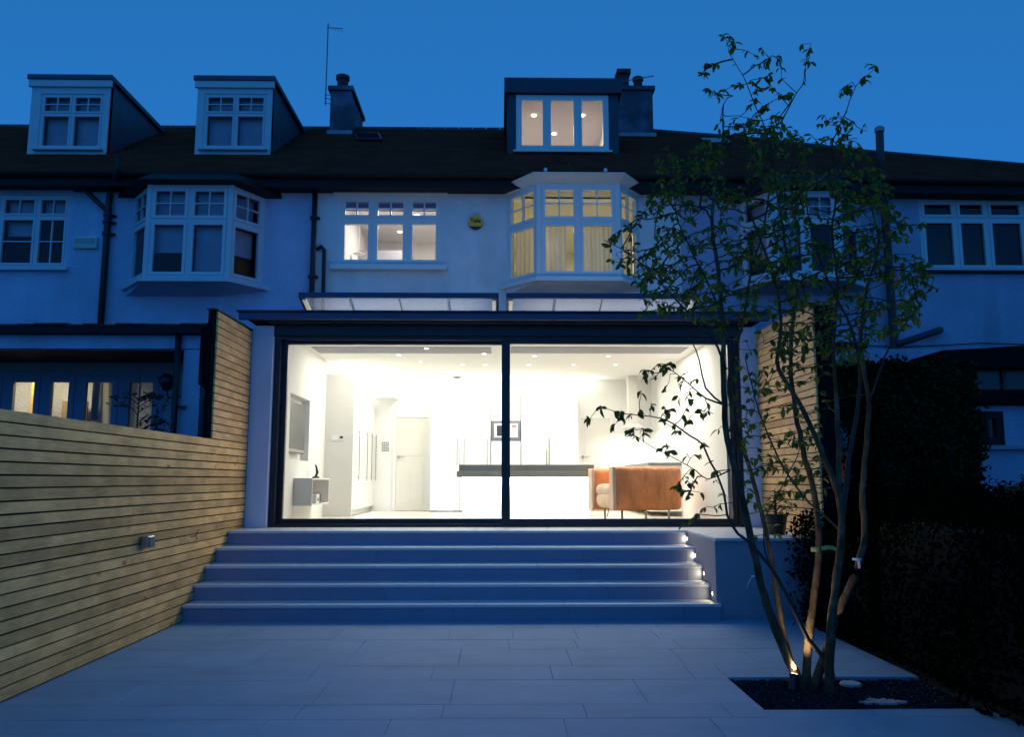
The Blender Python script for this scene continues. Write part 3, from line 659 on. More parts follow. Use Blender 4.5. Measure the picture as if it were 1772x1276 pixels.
# ---- dormers
def dormer(parent, pl, pr_, pt, pb, wpx, cols, tr, clad, mt, name='dormer', lit=False, front=None, topslab=.09, **wk):
    P = roof_hit((pl+pr_)/2, pb); Y = P.y
    x0, x1, z0, z1 = rect_px(pl, pr_, pt, pb, Y); z0 = roofZ((x0+x1)/2, Y)-.02
    yb = roofY((x0+x1)/2, z1-.02)
    if z1 > zr(x0): yb = YR+.6
    wx = rect_px(*wpx, Y); t = .07; root = None
    root = MB().box(x0, x1, Y+.002, Y+.06, z0-.03, wx[2]-.05).build(name, M[clad], parent)
    for a, b in ((x0, x0+t), (x1-t, x1)):
        m = MB(); m.prism([(a, Y+.03, z0), (a, Y+.03, z1-topslab), (a, yb, z1-topslab), (a, yb if yb < YR+.5 else YR, min(zr(x0), z1-topslab)-.02)], (b-a, 0, 0)); m.build('cheek', M[clad], root)
    fw = MB(); wall_holes(fw, x0, x1, z0-.02, z1-topslab, [wx], Y-.004, Y+.12); fw.build('front_boarding', M[front or mt], root)
    MB().box(x0-.06, x1+.06, Y-.09, yb+.02, z1-topslab, z1).build('flat_roof', M['lead' if clad != 'clad' else 'clad'], root, bevel=.006)
    if front is None: MB().box(x0-.04, x1+.04, Y-.06, Y-.001, z1-topslab-.13, z1-topslab-.002).build('fascia_board', M[mt], root)
    window(root, (wx[0], Y, wx[2]), (1,0,0), (0,-1,0), wx[1]-wx[0], wx[3]-wx[2], cols, tr, mt=mt, flat=True, setb=-.012 if front else .015, **wk)
    MB().box(wx[0]-.05, wx[1]+.05, Y-.1, Y-.013, wx[2]-.045, wx[2]-.002).build('sill', M[mt], root, bevel=.004)
    return root, x0, x1, Y, z0, z1, yb, wx
for spec in ((52, 188, 132, 268, (68, 178, 162, 258)), (340, 470, 134, 268, (352, 461, 162, 258))):
    o = dormer(H_L, *spec[:4], spec[4], [.5], .64, 'lead', 'upvc', topblind=(.6, 'blind'), blind=(1.0, 'blind'), fr=.035, sw=.032)
    MB().box(o[1]+.08, o[2]-.08, o[3]+.7, o[3]+.74, o[4]-.2, o[5]-.1).build('net_curtain', M['wall_dark'], o[0])
# lit dormer
P = roof_hit(970, 267)
dx0, dx1, dz0, dz1 = rect_px(878, 1070, 138, 267, P.y)
tA = (P.y+.1-YE)/(YR-YE)
roofC = roof(H_C, X1, X2, hole=(dx0+.08, dx1-.08, tA, 1.01)); gutter(H_C, X1, X2)
o = dormer(H_C, 878, 1070, 138, 267, (893, 1053, 165, 262), [.333, .667], None, 'clad', 'white', front='clad', topslab=.30, fr=.055, sw=.05)
room3 = room(H_C, o[1]+.1, o[2]-.1, o[3]+.13, o[3]+3.4, o[4]-1.0, o[5]-.32, 'wall_up', t=.012)
for px, py in ((924,199),(1008,199),(959,231)): downlight(room3, px, py, o[5]-.32, 'spot_lamp', r=.05)
area('loft_lamp', ((o[1]+o[2])/2, o[3]+1.6, o[5]-.36), 28, .9, (1, .85, .72), parent=room3)

# ---- rooflights on the slopes
def rooflight(parent, pxs, label=None, mt='glass'):
    P = [roof_hit(*p) for p in pxs]; n = (P[1]-P[0]).cross(P[3]-P[0]).normalized(); n = n if n.z > 0 else -n
    m = MB(); m.prism([p+n*.02 for p in P], n*.05); o = m.build('rooflight', M['frame'], parent)
    c = sum(P, Vector())/4; Q = [c+(p-c)*.88+n*.0715 for p in P]
    MB().add(Q, [(0,1,2,3)]).build('pane', M[mt], o)
rooflight(roofC, [(617, 246), (662, 246), (656, 235), (614, 235)], mt='slatedark')
rooflight(H_R, [(1222, 252), (1266, 252), (1254, 244), (1210, 244)], mt='flaunch')

# ---- chimneys
def chimney(parent, pl, pr_, ptop, Y, dep, pots, lab):
    x0, x1 = atY(pl, 190, Y).x, atY(pr_, 190, Y).x; zt = atY((pl+pr_)/2, ptop, Y).z
    o = MB().box(x0, x1, Y, Y+dep, ZE+1.2, zt-.1).build('chimney', M['chim'], parent, bevel=.01)
    MB().box(x0-.05, x1+.05, Y-.05, Y+dep+.05, zt-.1, zt).build('capping', M['chim'], o, bevel=.01)
    zb = roofZ(x0, Y) if Y < YR else ZR
    MB().box(x0-.04, x1+.05, Y-.05, Y-.002, zb-.08, zb+.06).build('flashing', M['flaunch'], o)
    for px, w_, h, d in pots:
        c = atY(px, ptop, Y+d).x
        MB().lathe((c, Y+d, zt), [(w_*.85, 0), (w_*.8, h*.75), (w_, h*.8), (w_, h), (w_*.6, h*1.08)], 16).build('chimney_pot', M['pot'], o, smooth=False)
    return o, x0, x1, zt
chL = chimney(H_C, 571, 607, 149, 16.75, 1.5, [(593, .15, .40, .35), (600, .13, .40, 1.0)], '')
chR = chimney(H_C, 1071, 1130, 149, 16.7, .9, [(1104, .12, .34, .3)], '')
c = atY(1076, 149, 17.1)
MB().box(c.x-.11, c.x+.11, 16.8, 17.1, chR[3], chR[3]+.34).box(c.x-.15, c.x+.15, 16.76, 17.14, chR[3]+.341, chR[3]+.44).build('square_pot', M['pot'], chR[0])
# aerials
a0, a1 = atY(563, 182, 16.7), atY(568, 40, 16.7)
t = thing('mast_aerial', tuple(a0), 'tall thin television aerial mast strapped beside the smaller chimney', 'aerial')
MB().tube([a0, a1], .014, 6).build('mast', M['metal'], t)
m = MB().tube([a1+Vector((-.03,0,-.10)), a1+Vector((.30,.1,-.06))], .008, 5)
for k in range(4): c = a1+Vector((.06+.07*k, .03*k, -.09)); m.tube([c+Vector((.03,0,-.07)), c+Vector((-.02,0,.03))], .005, 4)
m.build('antenna', M['metal'], t)
for z in (.05, .16, .24): MB().tube([a0+Vector((-.03,0,z)), a0+Vector((.16,.05,z))], .008, 5).build('bracket', M['metal'], t)
b0, b1 = atY(1068, 142, 16.5), atY(1132, 131, 16.5)
t = thing('yagi_aerial', tuple(b0), 'toothed horizontal television aerial across the larger chimney', 'aerial')
m = MB().tube([b0, b1], .01, 5); d = b1-b0
for k in range(10): c = b0+d*(k+.5)/10; m.tube([c-Vector((.0,.03,.04)), c+Vector((0,.03,.05))], .005, 4)
m.build('boom', M['metal'], t); MB().tube([b0+d*.05, b0+d*.05+Vector((0,.1,-.35))], .012, 6).build('mast', M['metal'], t)

# ---- downpipes
def pipe(name, pts, r, mt, label, cat='downpipe', clips=()):
    t = thing(name, tuple(pts[-1]), label, cat); o = MB().tube(pts, r, 10).build('pipe', M[mt], t, smooth=True)
    for c in clips: MB().lathe((c[0], c[1], c[2]), [(r*1.35, -.02), (r*1.35, .02)], 12).box(c[0]-r*1.9, c[0]+r*1.9, c[1]+r*.8, YW-.001, c[2]-.019, c[2]+.019).build('bracket', M[mt], t)
    return t
def V(px, py, Y): return atY(px, py, Y)
YP = YW-.09
p = V(188, 360, YP); x = p.x
pts = [V(205, 268, YE-.1), V(203, 300, YE-.13), V(190, 322, YP), Vector((x, YP, V(188, 340, YP).z)), Vector((x, YP, 2.4))]
pipe('soil_pipe', pts, .055, 'pipe', 'black soil pipe with swan neck between neighbour window and bay', 'soil pipe', [(x, YP, V(188, z, YP).z) for z in (372, 384, 404)])
pipe('branch_pipe', [V(121, 303, YP), V(140, 322, YP), V(178, 358, YP), V(186, 366, YP)], .04, 'pipe', 'short black slanting pipe running down to the soil pipe', 'drain pipe')
x = V(543, 400, YP).x; pipe('downpipe', [Vector((x, YP, ZE-.05)), Vector((x, YP, 3.7))], .042, 'pipe', 'straight black downpipe left of the three-light bedroom window', 'downpipe', [(x, YP, V(543, z, YP).z) for z in (325, 376, 478)])
pts = [V(549, 431, YW-.01), V(556, 427, YP), V(561, 432, YP)]; pts.append(Vector((pts[-1].x+.015, YP, 3.7)))
pipe('vent_pipe', pts, .032, 'pipe', 'short black hooked pipe beside the straight downpipe', 'vent pipe')
p = V(1536, 400, YP-.2)
pts = [V(1522, 226, 12.9), V(1524, 290, 12.9), V(1528, 318, YP-.05), V(1548, 600, YP-.05), V(1549, 680, YP-.05)]
pipe('tall_vent_pipe', pts, .065, 'soil', 'tall thick vent pipe rising above the roof of the unlit house', 'soil pipe')
MB().lathe(tuple(pts[0]), [(.075, -.02), (.08, .04), (.05, .07)], 12).build('vent_cap', M['flaunch'], bpy.data.objects['tall_vent_pipe'])
pipe('bent_waste_pipe', [V(1550, 597, YP-.1), V(1590, 584, YP-.1), V(1620, 574, YP-.1), V(1627, 571, YW-.01)], .055, 'soil', 'thick waste pipe slanting up from the tall vent pipe', 'waste pipe')
m = MB(); pts = [V(px, py, YW-.03) for px, py in ((1450, 590), (1500, 598), (1560, 601), (1640, 597), (1700, 594), (1800, 597))]
o = m.tube(pts, .008, 5).build('wall_cable', M['pipe']); o['label'] = 'thin black cable sagging along the unlit house wall'; o['category'] = 'cable'
# alarm boxes
p = V(823, 386, YW); 
t = thing('alarm_box', tuple(p), 'round yellow alarm box lettered Yale on the white wall', 'alarm box')
t['label'] = 'round yellow lettered alarm box between bedroom window and bay'
rr = .125
MB().lathe((p.x, YW-.001, p.z), [(rr*.98, 0), (rr, .035), (rr*.9, .05)], 32, 'y').build('base', M['navy'], t)
prof = MB(); n = 30; a0_ = math.asin(-.62)
poly = [(p.x+rr*.97*math.cos(a), YW-.052, p.z+rr*.97*math.sin(a)) for a in np.linspace(a0_, math.pi-a0_, n)]
prof.prism(poly, (0, -.012, 0)); prof.build('cover', M['yellow'], t, bevel=.004)
def text(s, size, loc, parent, m, rot=(math.pi/2, 0, 0), ext=.002, name='lettering', bold=.0):
    cu = bpy.data.curves.new(name, 'FONT'); cu.body = s; cu.size = size; cu.extrude = ext; cu.align_x = 'CENTER'; cu.align_y = 'CENTER'; cu.offset = bold
    tmp = bpy.data.objects.new('tmp', cu); me = bpy.data.meshes.new_from_object(tmp); bpy.data.objects.remove(tmp); me.materials.clear(); me.materials.append(m)
    o = bpy.data.objects.new(name, me); COL.objects.link(o); o.parent = parent; o.location = Vector(loc)-wloc(parent); o.rotation_euler = rot; return o
text('Yale', .105, (p.x, YW-.066, p.z+.022), t, M['blk'], bold=.0025)
q = rect_px(129, 170, 411, 431, YW)
t = thing('pale_alarm_box', (q[0], YW, q[2]), 'oblong pale alarm box with sloping faces beside the black soil pipe', 'alarm box')
MB().prism([(q[0], YW-.001, q[2]), (q[0]+.01, YW-.05, q[2]), (q[0]+.0, YW-.07, q[2]+.05), (q[0], YW-.055, q[3]), (q[0], YW-.001, q[3])], (q[1]-q[0], 0, 0)).build('cover', M['plast'], t, bevel=.006)
MB().prism([(q[0]+.02, YW-.0735, q[2]+.07), (q[1]-.02, YW-.0735, q[2]+.07), (q[1]-.02, YW-.0625, q[3]-.03), (q[0]+.02, YW-.0625, q[3]-.03)], (0, -.002, 0)).build('faded_print', mat('faded_print', (.38,.38,.42), .6), t)

# ================================================================== KITCHEN EXTENSION
CE = 3.50; BY = 16.65; IX0, IX1 = -2.98, 3.10
ext = thing('kitchen_extension', (0, YD, FLOOR), 'flat roofed kitchen extension with wide black framed glazing, brightly lit inside', 'extension')
cl = (atY(430, 740, 10.8).x+.01, atY(468, 740, 10.8).x); cr_ = (atY(1286, 740, 10.8).x, atY(1316, 740, 10.8).x)
MB().box(cl[0], cl[1], 10.76, 11.2, FLOOR+.002, 3.48).build('left_column', M['column'], ext, bevel=.004)
MB().box(cr_[0], cr_[1]-.02, 10.76, 11.2, FLOOR+.002, 3.48).build('right_column', M['column'], ext, bevel=.004)
g0, g1 = atY(412, 545, 10.5).x, atY(1332, 545, 10.5).x
zt, zb = atY(886, 541, 10.5).z, atY(886, 553, 10.5).z
MB().box(g0, g1, 10.52, 10.60, zb, zt).build('zinc_fascia', M['zinc'], ext, bevel=.006)
MB().box(g0-.02, g1+.02, 10.49, 10.86, zt+.001, zt+.022).build('roof_edge', M['frame'], ext)
MB().box(cl[1]-.03, cr_[0]+.03, 10.62, 10.95, zb-.02, zb+.09).build('soffit', M['frame'], ext)
MB().box(cl[1]+.002, cr_[0]-.002, 10.80, 11.1, 3.36, zb-.022).build('lintel', M['frame'], ext)
m = MB(); wall_holes(m, g0+.1, g1-.1, 10.61, YW-.002, [(-2.68, -.12, 11.15, 12.0), (.07, 2.64, 11.15, 12.0)], CE+.02, zt-.01)
m2 = MB(); m2.f = m.f; m2.v = [(v[0], v[2], v[1]) for v in m.v]; m2.f = [f[::-1] for f in m2.f]
m2.build('flat_roof', M['slatedark'], ext)
# ceiling with the same openings, side walls, back wall
m = MB(); wall_holes(m, IX0-.1, IX1+.1, 11.12, BY, [(-2.66, -.14, 11.16, 11.99), (.09, 2.62, 11.16, 11.99)], CE-.02, CE+.018)
m2 = MB(); m2.f = [f[::-1] for f in m.f]; m2.v = [(v[0], v[2], v[1]) for v in m.v]; m2.build('ceiling', M['wall_in'], ext)
MB().box(IX0-.1, IX1+.1, BY, BY+.1, FLOOR-.1, CE).build('back_wall', M['wall_in'], ext)
# left wall with the television recess
na, nb = atX(501, 740, IX0), atX(535, 740, IX0); nz1, nz0 = atX(518, 686, IX0).z, atX(518, 797, IX0).z
m = MB(); t_ = MB(); wall_holes(t_, 11.2, BY, FLOOR-.1, CE, [(na.y, nb.y, nz0, nz1)], 0, .12)
m.v = [(IX0-v[1], v[0], v[2]) for v in t_.v]; m.f = t_.f; m.box(IX0-.14, IX0-.121, 11.2, BY, FLOOR-.1, CE); m.build('left_wall', M['wall_in'], ext)
MB().box(IX1, IX1+.1, 11.2, BY, FLOOR-.1, CE).build('right_wall', M['wall_in'], ext)
# floor tiles
fl = MB().box(cl[1], cr_[0], YD+.02, BY, FLOOR-.1, FLOOR-.012).build('floor', M['mortar'], ext)
for i in range(8):
    for j in range(8):
        a = cl[1]+i*.765; c = YD+.02+j*.727
        MB().box(a+.0015, min(a+.7635, cr_[0]), c+.0015, min(c+.7255, BY-.001), FLOOR-.0118, FLOOR-.002).build('floor_tile', M['floor'], fl)
# ceiling shadow-gap beams (two long grey strips)
for a, b in ((546, 850), (884, 1184)):
    A_, B_ = atZ(a, 611, CE-.02), atZ(b, 601, CE-.02)
    xa_, xb_ = atY(a, 606, (A_.y+B_.y)/2).x, atY(b, 606, (A_.y+B_.y)/2).x
    MB().box(xa_, xb_, A_.y, B_.y, CE-.026, CE-.0205).build('blind_pocket', M['grey'], ext)
# right pier
# bulkhead over the hall door
q = rect_px(648, 686, 671, 690, BY-.3); MB().box(q[0], q[1], BY-.6, BY-.001, q[2], CE-.022).build('bulkhead', M['wall_in'], ext)

# sliding doors: one fixed frame, two leaves
fz0, fz1 = FLOOR+.002, 3.36
D_ = MB(); x0, x1 = cl[1]+.004, cr_[0]-.004
D_.box(x0, x0+.075, YD, YD+.2, fz0, fz1).box(x1-.075, x1, YD, YD+.2, fz0, fz1).box(x0+.076, x1-.076, YD, YD+.2, fz1-.05, fz1).box(x0+.076, x1-.076, YD, YD+.2, fz0, fz0+.04)
door = D_.build('sliding_door', M['frame'], ext)
xm0, xm1 = atY(868, 740, YD).x, atY(883, 740, YD+.1).x
for k, (a, b, y) in enumerate(((x0+.078, xm1-.002, YD+.11), (xm0, x1-.078, YD+.03))):
    z0_, z1_ = fz0+.042, fz1-.052; L_ = (.07 if k == 0 else .105); Rr = (.09 if k == 0 else .07)
    m = MB().box(a, a+L_, y, y+.06, z0_, z1_).box(b-Rr, b, y, y+.06, z0_, z1_).box(a+L_, b-Rr, y, y+.06, z0_, z0_+.06).box(a+L_, b-Rr, y, y+.06, z1_-.045, z1_)
    m.build('door_leaf', M['frame'], door)
    MB().add([(a+L_-.01, y+.03, z0_+.05), (b-Rr+.01, y+.03, z0_+.05), (b-Rr+.01, y+.03, z1_-.04), (a+L_-.01, y+.03, z1_-.04)], [(0,1,2,3)]).build('glass_pane', M['glass_door'], door)

# tilted rooflights on the flat roof
for k, (pa, pb) in enumerate(((516, 863), (876, 1210))):
    Yn, Yb = 11.05, 12.1
    a, b = atY(pa, 512, Yn).x, atY(pb, 512, Yn).x; zn = atY(886, 516.5, Yn).z; zu = atY(886, 507, Yn).z; zb_ = zt+.03
    rl = thing('rooflight', (0.5*(a+b), Yn, zb_), ['long tilted rooflight on the flat roof beneath the three-light bedroom window', 'long tilted rooflight on the flat roof beneath the lit bay'][k], 'rooflight', 'tilted rooflights')
    MB().box(a, b, Yn, Yn+.05, zn, zu).build('top_rail', M['zinc'], rl, bevel=.004)
    dz = (zb_-zn)/(Yb-Yn)
    for e0, e1 in ((a, a+.035), (b-.035, b)):
        MB().prism([(e0, Yn+.051, zn), (e0, Yn+.051, zu-.002), (e0, Yb, zb_+.05), (e0, Yb, zb_)], (e1-e0, 0, 0)).build('side_rail', M['frame'], rl)
        s = 1 if e0 == a else -1; xx = e1 if s > 0 else e0
        MB().prism([(xx+s*.004, Yn+.06, zn-.02), (xx+s*.004, Yn+.06, zn+.02), (xx+s*.004, Yb-.02, zb_+.03), (xx+s*.004, Yb-.02, zb_-.0)], (s*.05, 0, 0)).build('blind_cassette', M['wall_in'], rl)
    for j in range(1, 4):
        xx = a+(b-a)*j/4; MB().prism([(xx-.006, Yn+.051, zn+.002), (xx-.006, Yn+.051, zn+.03), (xx-.006, Yb, zb_+.04), (xx-.006, Yb, zb_+.004)], (.012, 0, 0)).build('bar', M['frame'], rl)
    for j in range(4):
        xa_, xb_ = a+.04+(b-a-.08)*j/4+.007, a+.04+(b-a-.08)*(j+1)/4-.007
        MB().prism([(xa_, Yn+.052, zn+.012), (xb_, Yn+.052, zn+.012), (xb_, Yb, zb_+.014), (xa_, Yb, zb_+.014)], (0, 0, .012)).build('glass_pane', M['roofglass'], rl)
    area('rooflight_fill', ((a+b)/2, 11.3, CE+.06), 6.5, b-a-.5, (1, .97, .88), (R(180), 0, 0), sizey=.1, parent=rl)  # added unseen uplight, brightens the panes and the house wall above
    # upstand kerb round the opening
    m = MB().box(a+.1, b-.1, Yn+.02, Yn+.07, zt-.01, zt+.03).box(a+.1, b-.1, Yb-.02, Yb+.03, zt-.01, zt+.03); m.build('kerb', M['white'], rl)

# ================================================================== INSIDE THE KITCHEN
def lab(o, l, c, g=None):
    o['label'] = l; o['category'] = c
    if g: o['group'] = g
    return o
# television in its recess
t = thing('television', (IX0-.06, (na.y+nb.y)/2, nz0), 'flat grey television standing in the wall recess', 'television')
ty0, ty1 = na.y+.02, atX(531, 740, IX0).y; tz0, tz1 = nz0+.10, nz1-.10
MB().box(IX0-.09, IX0-.03, ty0, ty1, tz0, tz1).build('casing', M['tvf'], t, bevel=.008)
MB().box(IX0-.0295, IX0-.024, ty0+.03, ty1-.03, tz0+.07, tz1-.03).build('screen', M['tv'], t)
MB().box(IX0-.0295, IX0-.02, ty0+.03, ty1-.03, tz0+.015, tz0+.06).build('speaker_bar', M['steel'], t)
# wall hung box shelf, open to the room
sy0, sy1 = 12.05, 13.25; sx = atY(540, 850, sy0).x; sz1, sz0 = atY(520, 828, sy0).z, atY(520, 876, sy0).z
t = thing('wall_shelf', (IX0, 12.6, sz0), 'white wall hung box shelf open on one side below the television', 'shelf')
b = .022
MB().box(IX0+.001, sx, sy0, sy0+b, sz0, sz1).build('near_panel', M['boxin'], t)
MB().box(IX0+.001, sx, sy1-b, sy1, sz0, sz1).build('far_panel', M['boxin'], t)
MB().box(IX0+.001, sx, sy0+b, sy1-b, sz1-b, sz1).build('top_panel', M['gloss'], t)
MB().box(IX0+.001, sx, sy0+b, sy1-b, sz0, sz0+b).build('bottom_panel', M['gloss'], t)
MB().box(IX0+.001, IX0+.012, sy0+b, sy1-b, sz0+b, sz1-b).build('back_panel', M['boxin'], t)
c = (sx-.1, 12.62, sz0+b)
t = thing('games_console', c, 'white and grey speaker unit inside the wall hung box shelf', 'speaker')
MB().box(c[0]-.07, c[0]+.07, c[1]-.13, c[1]+.07, c[2]+.001, c[2]+.14).build('case', M['plast'], t, bevel=.008); MB().lathe((c[0]+.071, c[1]-.03, c[2]+.06), [(.03, 0), (.026, .006)], 14, 'x').build('dial', M['blk'], t)
lab(MB().box(c[0]-.07, c[0]+.06, c[1]+.1, c[1]+.26, c[2]+.001, c[2]+.15).build('black_box', M['blk'], bevel=.006), 'small black box beside the white speaker in the shelf', 'box')
c = Vector((IX0+.12, 12.95, sz1))
m = MB(); m.lathe((c.x, c.y, c.z+.001), [(.06, 0), (.055, .02), (.02, .035)], 14); m.tube([(c.x, c.y, c.z+.03), (c.x+.01, c.y+.05, c.z+.09), (c.x, c.y, c.z+.19), (c.x-.01, c.y-.03, c.z+.21)], [.02, .024, .014, .008], 8)
m.tube([(c.x, c.y+.03, c.z+.05), (c.x, c.y+.12, c.z+.03)], [.014, .008], 8)
lab(m.build('ornament', M['blk'], smooth=True), 'small black figure ornament standing on top of the wall shelf', 'ornament')
# tall partition and the run of tall units along the left wall
py0 = 14.1; ux = atY(611, 760, py0).x
lab(MB().box(IX0+.001, ux, py0, py0+.04, FLOOR, CE-.24).build('partition_panel', M['boxin'], bevel=.003), 'tall matt white end panel of the cupboard run with controls on it', 'panel')
t = thing('left_cupboard_run', (IX0, 15, FLOOR), 'tall gloss white cupboards with long bar handles beyond the matt end panel', 'cupboard')
MB().box(IX0+.001, ux-.03, py0+.041, BY-.01, FLOOR+.1, CE-.62).build('carcass', M['grey'], t)
hy = [atX(px, 790, ux).y for px in (619, 633, 641, 648)]
ys = [py0+.045, (hy[0]+.18), (hy[1]+hy[2])/2, hy[3]+.25, BY-.02]
ys = sorted(ys)
MB().box(IX0+.001, ux-.09, py0+.041, BY-.01, FLOOR, FLOOR+.098).build('plinth', M['gloss'], t)
for a, b_ in zip(ys[:-1], ys[1:]): MB().box(ux-.0295, ux-.008, a+.004, b_-.004, FLOOR+.1, CE-.62).build('cupboard_door', M['gloss'], t)
for y in hy:
    z1_, z0_ = atX(630, 746, ux).z, atX(630, 832, ux).z
    MB().tube([(ux+.03, y, z0_), (ux+.03, y, z1_)], .009, 8).tube([(ux-.008, y, z0_+.06), (ux+.03, y, z0_+.06)], .007, 6).tube([(ux-.008, y, z1_-.06), (ux+.03, y, z1_-.06)], .007, 6).build('bar_handle', M['steel'], t)
for px, mt_, w_ in ((580, 'wall_in', .055), (591, 'plast', .045)):
    q = atY(px, 758, py0); o = thing('wall_control', (q.x, py0, q.z), 'blank white plate on the matt end panel' if px == 580 else 'small thermostat with dark display on the matt end panel', 'switch' if px == 580 else 'thermostat')
    MB().box(q.x-w_, q.x+w_, py0-.012, py0-.001, q.z-.045, q.z+.045).build('plate', M[mt_], o)
    if px == 591: MB().box(q.x-.028, q.x+.028, py0-.0145, py0-.0122, q.z-.012, q.z+.028).build('display', M['tv'], o)
for py_, l_ in ((769, 'upper grey triple switch plate left of the cream door'), (778, 'lower grey triple switch plate left of the cream door')):
    q = atY(667, py_, BY); o = thing('switch_plate', (q.x, BY, q.z), l_, 'switch', 'switch plates by the door')
    MB().box(q.x-.07, q.x+.07, BY-.01, BY-.001, q.z-.04, q.z+.04).build('plate', M['steel'], o)
    for k in (-1, 0, 1): MB().box(q.x+k*.04-.011, q.x+k*.04+.011, BY-.016, BY-.0102, q.z-.02, q.z+.02).build('rocker', M['plast'], o)
# doors in the back wall
def indoor(px0, px1, pyt, hx, label):
    a, b_ = atY(px0, 800, BY).x, atY(px1, 800, BY).x; zt_ = atY((px0+px1)/2, pyt, BY).z
    t = thing('panel_door', ((a+b_)/2, BY, FLOOR), label, 'door')
    MB().box(a+.03, b_-.03, BY-.03, BY-.002, FLOOR+.005, zt_-.03).build('leaf', M['doorp'], t)
    MB().box(a-.03, a+.027, BY-.045, BY-.001, FLOOR, zt_+.03).box(b_-.027, b_+.03, BY-.045, BY-.001, FLOOR, zt_+.03).box(a+.028, b_-.028, BY-.045, BY-.001, zt_-.027, zt_+.03).build('door_frame', M['wall_in'], t)
    W = b_-a
    for u0, u1, v0, v1 in ((.16, .47, .08, .5), (.53, .84, .08, .5), (.16, .84, .58, .93)):
        MB().box(a+W*u0, a+W*u1, BY-.035, BY-.0302, FLOOR+(zt_-FLOOR)*v0, FLOOR+(zt_-FLOOR)*v1).build('raised_panel', M['doorp'], t, bevel=.003)
    h = atY(hx, 791, BY-.08)
    MB().tube([(h.x, BY-.03, h.z), (h.x, BY-.08, h.z), (h.x+.13, BY-.08, h.z)], .009, 8).lathe((h.x, BY-.031, h.z), [(.026, 0), (.026, .008)], 14, 'y').build('handle', M['steel'], t)
indoor(683, 743, 721, 689, 'cream panelled door beside the triple switches'); indoor(1003, 1058, 722, 1009, 'cream panelled door behind the armchair beside the extractor')
# tall cupboards on the back wall, microwave, big doors
CY = 16.05
def cupb(name, px0, px1, zs, label, doors, handles=(), z_lo=FLOOR+.02, ztop=None):
    a, b_ = atY(px0, 760, CY).x, atY(px1, 760, CY).x
    t = thing(name, ((a+b_)/2, CY, FLOOR), label, 'cupboard')
    MB().box(a, b_, CY+.022, BY-.002, FLOOR, ztop).build('carcass', M['grey'], t)
    for (u0, u1, v0, v1) in doors: MB().box(a+(b_-a)*u0+.004, a+(b_-a)*u1-.004, CY, CY+.021, v0+.004, v1-.004).build('cupboard_door', M['gloss'], t)
    for px in handles:
        x_ = atY(px, 790, CY-.03).x; z1_, z0_ = atY(px, 758, CY).z, atY(px, 806 if px != 792 else 832, CY).z
        MB().tube([(x_, CY-.035, z0_), (x_, CY-.035, z1_)], .008, 8).tube([(x_, CY-.001, z0_+.05), (x_, CY-.035, z0_+.05)], .006, 6).tube([(x_, CY-.001, z1_-.05), (x_, CY-.035, z1_-.05)], .006, 6).build('bar_handle', M['steel'], t)
    return a, b_
zs = atY(800, 714, CY).z; zt2 = atY(800, 679, CY).z
cupb('tall_cupboard', 745, 849, None, 'pair of tall gloss white cupboards with top boxes beside the microwave', [(0, .49, FLOOR+.02, zs), (.49, 1, FLOOR+.02, zs), (0, .49, zs, zt2), (.49, 1, zs, zt2)], (791, 803, 843), ztop=zt2)
mz0, mz1 = atY(870, 763, CY).z, atY(870, 729, CY).z
a_, b_ = cupb('oven_housing', 850, 901, None, 'narrow gloss white housing around the built-in microwave', [(0, 1, FLOOR+.02, mz0), (0, 1, mz1, zt2)], ztop=zt2)
cupb('wide_cupboard', 902, 1001, None, 'wide gloss white cupboard with two plain doors behind the worktop', [(0, .48, FLOOR+.02, zt2-.03), (.48, 1, FLOOR+.02, zt2-.03)], (951,), ztop=zt2-.03)
t = thing('microwave', ((a_+b_)/2, CY, mz0), 'built-in steel microwave with red display behind the door mullion', 'microwave')
MB().box(a_+.003, b_-.003, CY-.012, CY+.0205, mz0+.003, mz1-.003).build('surround', M['steel'], t)
MB().box(a_+.06, b_-.055, CY-.022, CY-.0122, mz0+.06, mz1-.05).build('door', M['plast'], t, bevel=.004)
MB().box(a_+.11, a_+.27, CY-.0245, CY-.0222, mz0+.09, mz1-.09).build('window', M['tv'], t)
MB().box(b_-.17, b_-.09, CY-.0245, CY-.0222, mz1-.12, mz1-.09).build('red_display', M['led'], t)
# island: two grey worktops over a white body
iy = 13.75; a_, b_ = atY(794, 810, iy).x, atY(1028, 810, iy).x
zA, zB = atY(900, 804.5, iy).z, atY(900, 816, iy).z; zC = atY(900, 826, iy-.12).z
t = thing('kitchen_island', ((a_+b_)/2, iy, FLOOR), 'white kitchen island with stepped dark grey stone worktop', 'kitchen island')
MB().box(a_, b_, iy, iy+1.0, zB, zA).build('upper_worktop', M['counter'], t, bevel=.004)
MB().box(a_-.03, b_+.01, iy-.12, iy+.9, zC, zB-.001).build('lower_worktop', M['counter'], t, bevel=.004)
MB().box(a_+.06, b_-.06, iy+.1, iy+.85, FLOOR, zC-.001).build('body', M['gloss'], t)
x_ = atY(948, 806, iy).x
o = thing('kitchen_tap', (x_, iy+.3, zA), 'slim steel tap rising from the island worktop', 'tap'); MB().tube([(x_, iy+.3, zA), (x_, iy+.3, zA+.26), (x_, iy+.34, zA+.29), (x_, iy+.5, zA+.27)], .01, 8).build('spout', M['steel'], o)
MB().lathe((x_, iy+.3, zA+.001), [(.028, 0), (.024, .02)], 12).build('base', M['steel'], o)
# island pendant glow strip under the worktop lip
lab(MB().box(a_+.05, b_-.05, iy+.02, iy+.06, zC-.012, zC-.003).build('under_counter_strip', M['cove']), 'bright strip light hidden beneath the island worktop lip', 'strip light')
area('under_counter_lamp', ((a_+b_)/2, iy-.02, zC-.02), 34, b_-a_-.1, (.98, .99, 1), (R(25), 0, 0), sizey=.06)
